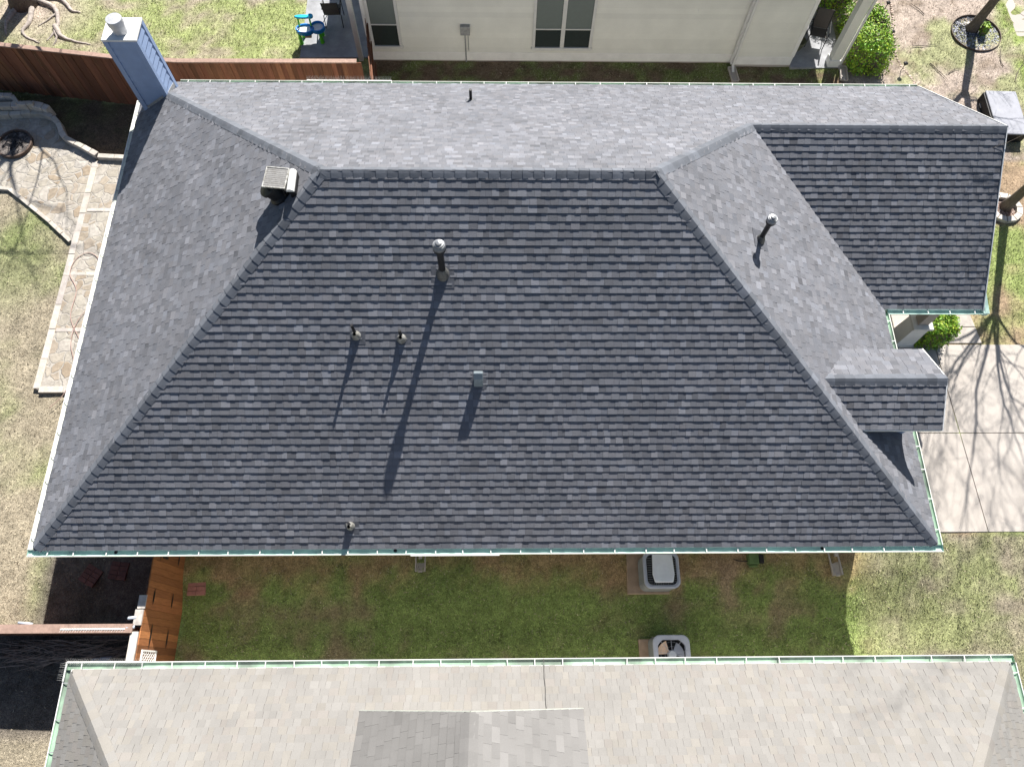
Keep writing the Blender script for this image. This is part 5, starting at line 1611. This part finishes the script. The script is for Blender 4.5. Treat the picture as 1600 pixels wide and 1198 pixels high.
def water_table():
    z0 = -2.42; cx, cy = 3.36, 16.12
    o = empty('water_table', (cx, cy, z0), 'blue and green plastic toy water table at the edge of the patio slab', 'toy table')
    mb = MB()
    def oval(a, b, x0, y0, n=28): return [(x0 + a * math.cos(6.283 * i / n), y0 + b * math.sin(6.283 * i / n)) for i in range(n)]
    def tray(x0, y0, a, b, z):
        P = oval(a, b, x0, y0); Q = oval(a - .035, b - .035, x0, y0); n = len(P)
        vs = [(x, y, z - .10) for x, y in P] + [(x, y, z) for x, y in P] + [(x, y, z) for x, y in Q] + [(x, y, z - .07) for x, y in Q]
        mb.add(vs, [(r * n + i, r * n + (i + 1) % n, (r + 1) * n + (i + 1) % n, (r + 1) * n + i) for r in range(3) for i in range(n)] + [tuple(range(n - 1, -1, -1))])
        return Q
    q1 = tray(cx - .12, cy - .02, .24, .17, z0 + .42); q2 = tray(cx + .20, cy + .04, .19, .19, z0 + .44)
    mb.build('basin', M['toy_blue'], o, bevel=.006)
    w = MB()
    w.face([(x, y, z0 + .375) for x, y in q1]); w.face([(x, y, z0 + .385) for x, y in q2])
    w.build('basin_insert', M['toy_white'], o)
    for x, y in ((cx - .28, cy - .12), (cx - .24, cy + .12), (cx + .26, cy - .08), (cx + .24, cy + .18)):
        l = MB(); l.tube([(x, y, z0), (x * .97 + cx * .03, y * .97 + cy * .03, z0 + .34)], [.055, .035], 12); l.build('leg', M['toy_green'], o)
    for x in (cx - .26, cx + .04):
        l = MB(); l.tube([(x, cy + .05, z0 + .42), (x + .01, cy + .06, z0 + .68)], .022, 10); l.build('post', M['toy_green'], o)
    t = MB(); pts = oval(.21, .055, cx - .11, cy + .06)
    t.prism(pts, z0 + .67, z0 + .72); t.lathe((cx + .08, cy + .07, z0 + .68), [(.07, 0), (.075, .05), (.05, .055), (.045, .03), (.001, .03)], 18)
    t.build('top_channel', M['toy_cyan'], o, bevel=.008)
    o.scale = (1.18, 1.18, 1.18)
    b = MB(); b.box((cx - .17, cy - .20, z0 + .28), (cx + .04, cy - .10, z0 + .34)); b.build('toy_tray', M['pad'], o, bevel=.01)
water_table()

# ------------------------------------------------------------------ grass blades
def grass():
    rs = np.random.RandomState(5)
    regions = [  # x0,x1,y0,y1,density
        (2.05, 17.4, -2.15, .45, 900), (17.4, 23.5, -3.0, .70, 800), (-3.6, 0.2, -1.3, 4.3, 650), (-3.6, -2.45, 4.3, 10.5, 650), (-6.5, -3.6, 6.0, 10.4, 500),
        (-1.8, 1.2, -4.2, -1.5, 500), (-7.0, 3.0, 13.7, 18.8, 500), (5.7, 19.8, 12.1, 15.3, 650), (21.9, 25.7, 11.0, 18.5, 420), (21.7, 25.0, 5.65, 11.0, 500), (-2.2, .4, 11.6, 13.5, 300)]
    allv = []; allc = []
    for x0, x1, y0, y1, dens in regions:
        n = int((x1 - x0) * (y1 - y0) * dens)
        x = rs.uniform(x0, x1, n); y = rs.uniform(y0, y1, n)
        keep = ~((np.hypot(x - 24.38, y - 16.58) < .82) | (np.hypot(x - 23.46, y - 9.86) < .5) | ((x > 23.6) & (x < 24.75) & (y > 12.2) & (y < 13.95)) |
                 ((x > 12.0) & (x < 13.1) & (y > -.65) & (y < .6)) | ((x > 12.2) & (y < -1.5) & (x < 13.35)) | ((x > 2.1) & (x < 2.55) & (y < -.13) & (y > -.6)) |
                 ((x < -2.4) & (y > 10.45 - (x + 4.6) * .85) & (x > -5) & (y < 13.9)) | ((x < 1.86) & (x > -9) & (np.abs(y + 1.37) < .06)))
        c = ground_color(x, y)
        lush = c[:, 1] / c[:, 0]
        # thinner growth where the ground is bare
        keep &= rs.uniform(0, 1, n) < np.clip((lush - .55) * 1.6, .12, 1)
        x, y, c, lush = x[keep], y[keep], c[keep], lush[keep]; n = len(x)
        z = np.array([gz(a, b) for a, b in zip(x, y)]) + (fbm(x, y, 1.1, 5) - .5) * .05 - .004
        a = rs.uniform(0, 6.283, n); h = rs.uniform(.03, .07, n) * np.clip(lush, .6, 1.3); w = rs.uniform(.005, .011, n)
        lx = rs.normal(0, .028, n); ly = rs.normal(0, .028, n)
        p0 = np.stack([x - w * np.cos(a), y - w * np.sin(a), z], 1); p1 = np.stack([x + w * np.cos(a), y + w * np.sin(a), z], 1)
        p2 = np.stack([x + lx, y + ly, z + h], 1)
        allv.append(np.stack([p0, p1, p2], 1).reshape(-1, 3))
        k = rs.uniform(.5, 1.75, n)[:, None] * 1.25
        cc = c * k
        dry = rs.uniform(0, 1, n) < .22
        cc[dry] = STRAW * (k[dry]) * 1.0
        allc.append(np.repeat(cc, 3, axis=0))
    v = np.concatenate(allv).astype(np.float32); c = np.concatenate(allc).astype(np.float32); n = len(v) // 3
    me = bpy.data.meshes.new('grass')
    me.vertices.add(len(v)); me.vertices.foreach_set('co', v.ravel())
    me.loops.add(len(v)); me.loops.foreach_set('vertex_index', np.arange(len(v), dtype=np.int32))
    me.polygons.add(n); me.polygons.foreach_set('loop_start', np.arange(0, len(v), 3, dtype=np.int32)); me.polygons.foreach_set('loop_total', np.full(n, 3, dtype=np.int32))
    me.update(calc_edges=True)
    ca = me.color_attributes.new('Col', 'FLOAT_COLOR', 'CORNER')
    arr = np.ones((len(v), 4), np.float32); arr[:, :3] = c; ca.data.foreach_set('color', arr.ravel())
    me.materials.append(M['blade'])
    o = bpy.data.objects.new('grass', me); col.objects.link(o)
    tag(o, 'short mown grass blades covering the lawns round the three houses', 'grass', kind='stuff')
grass()
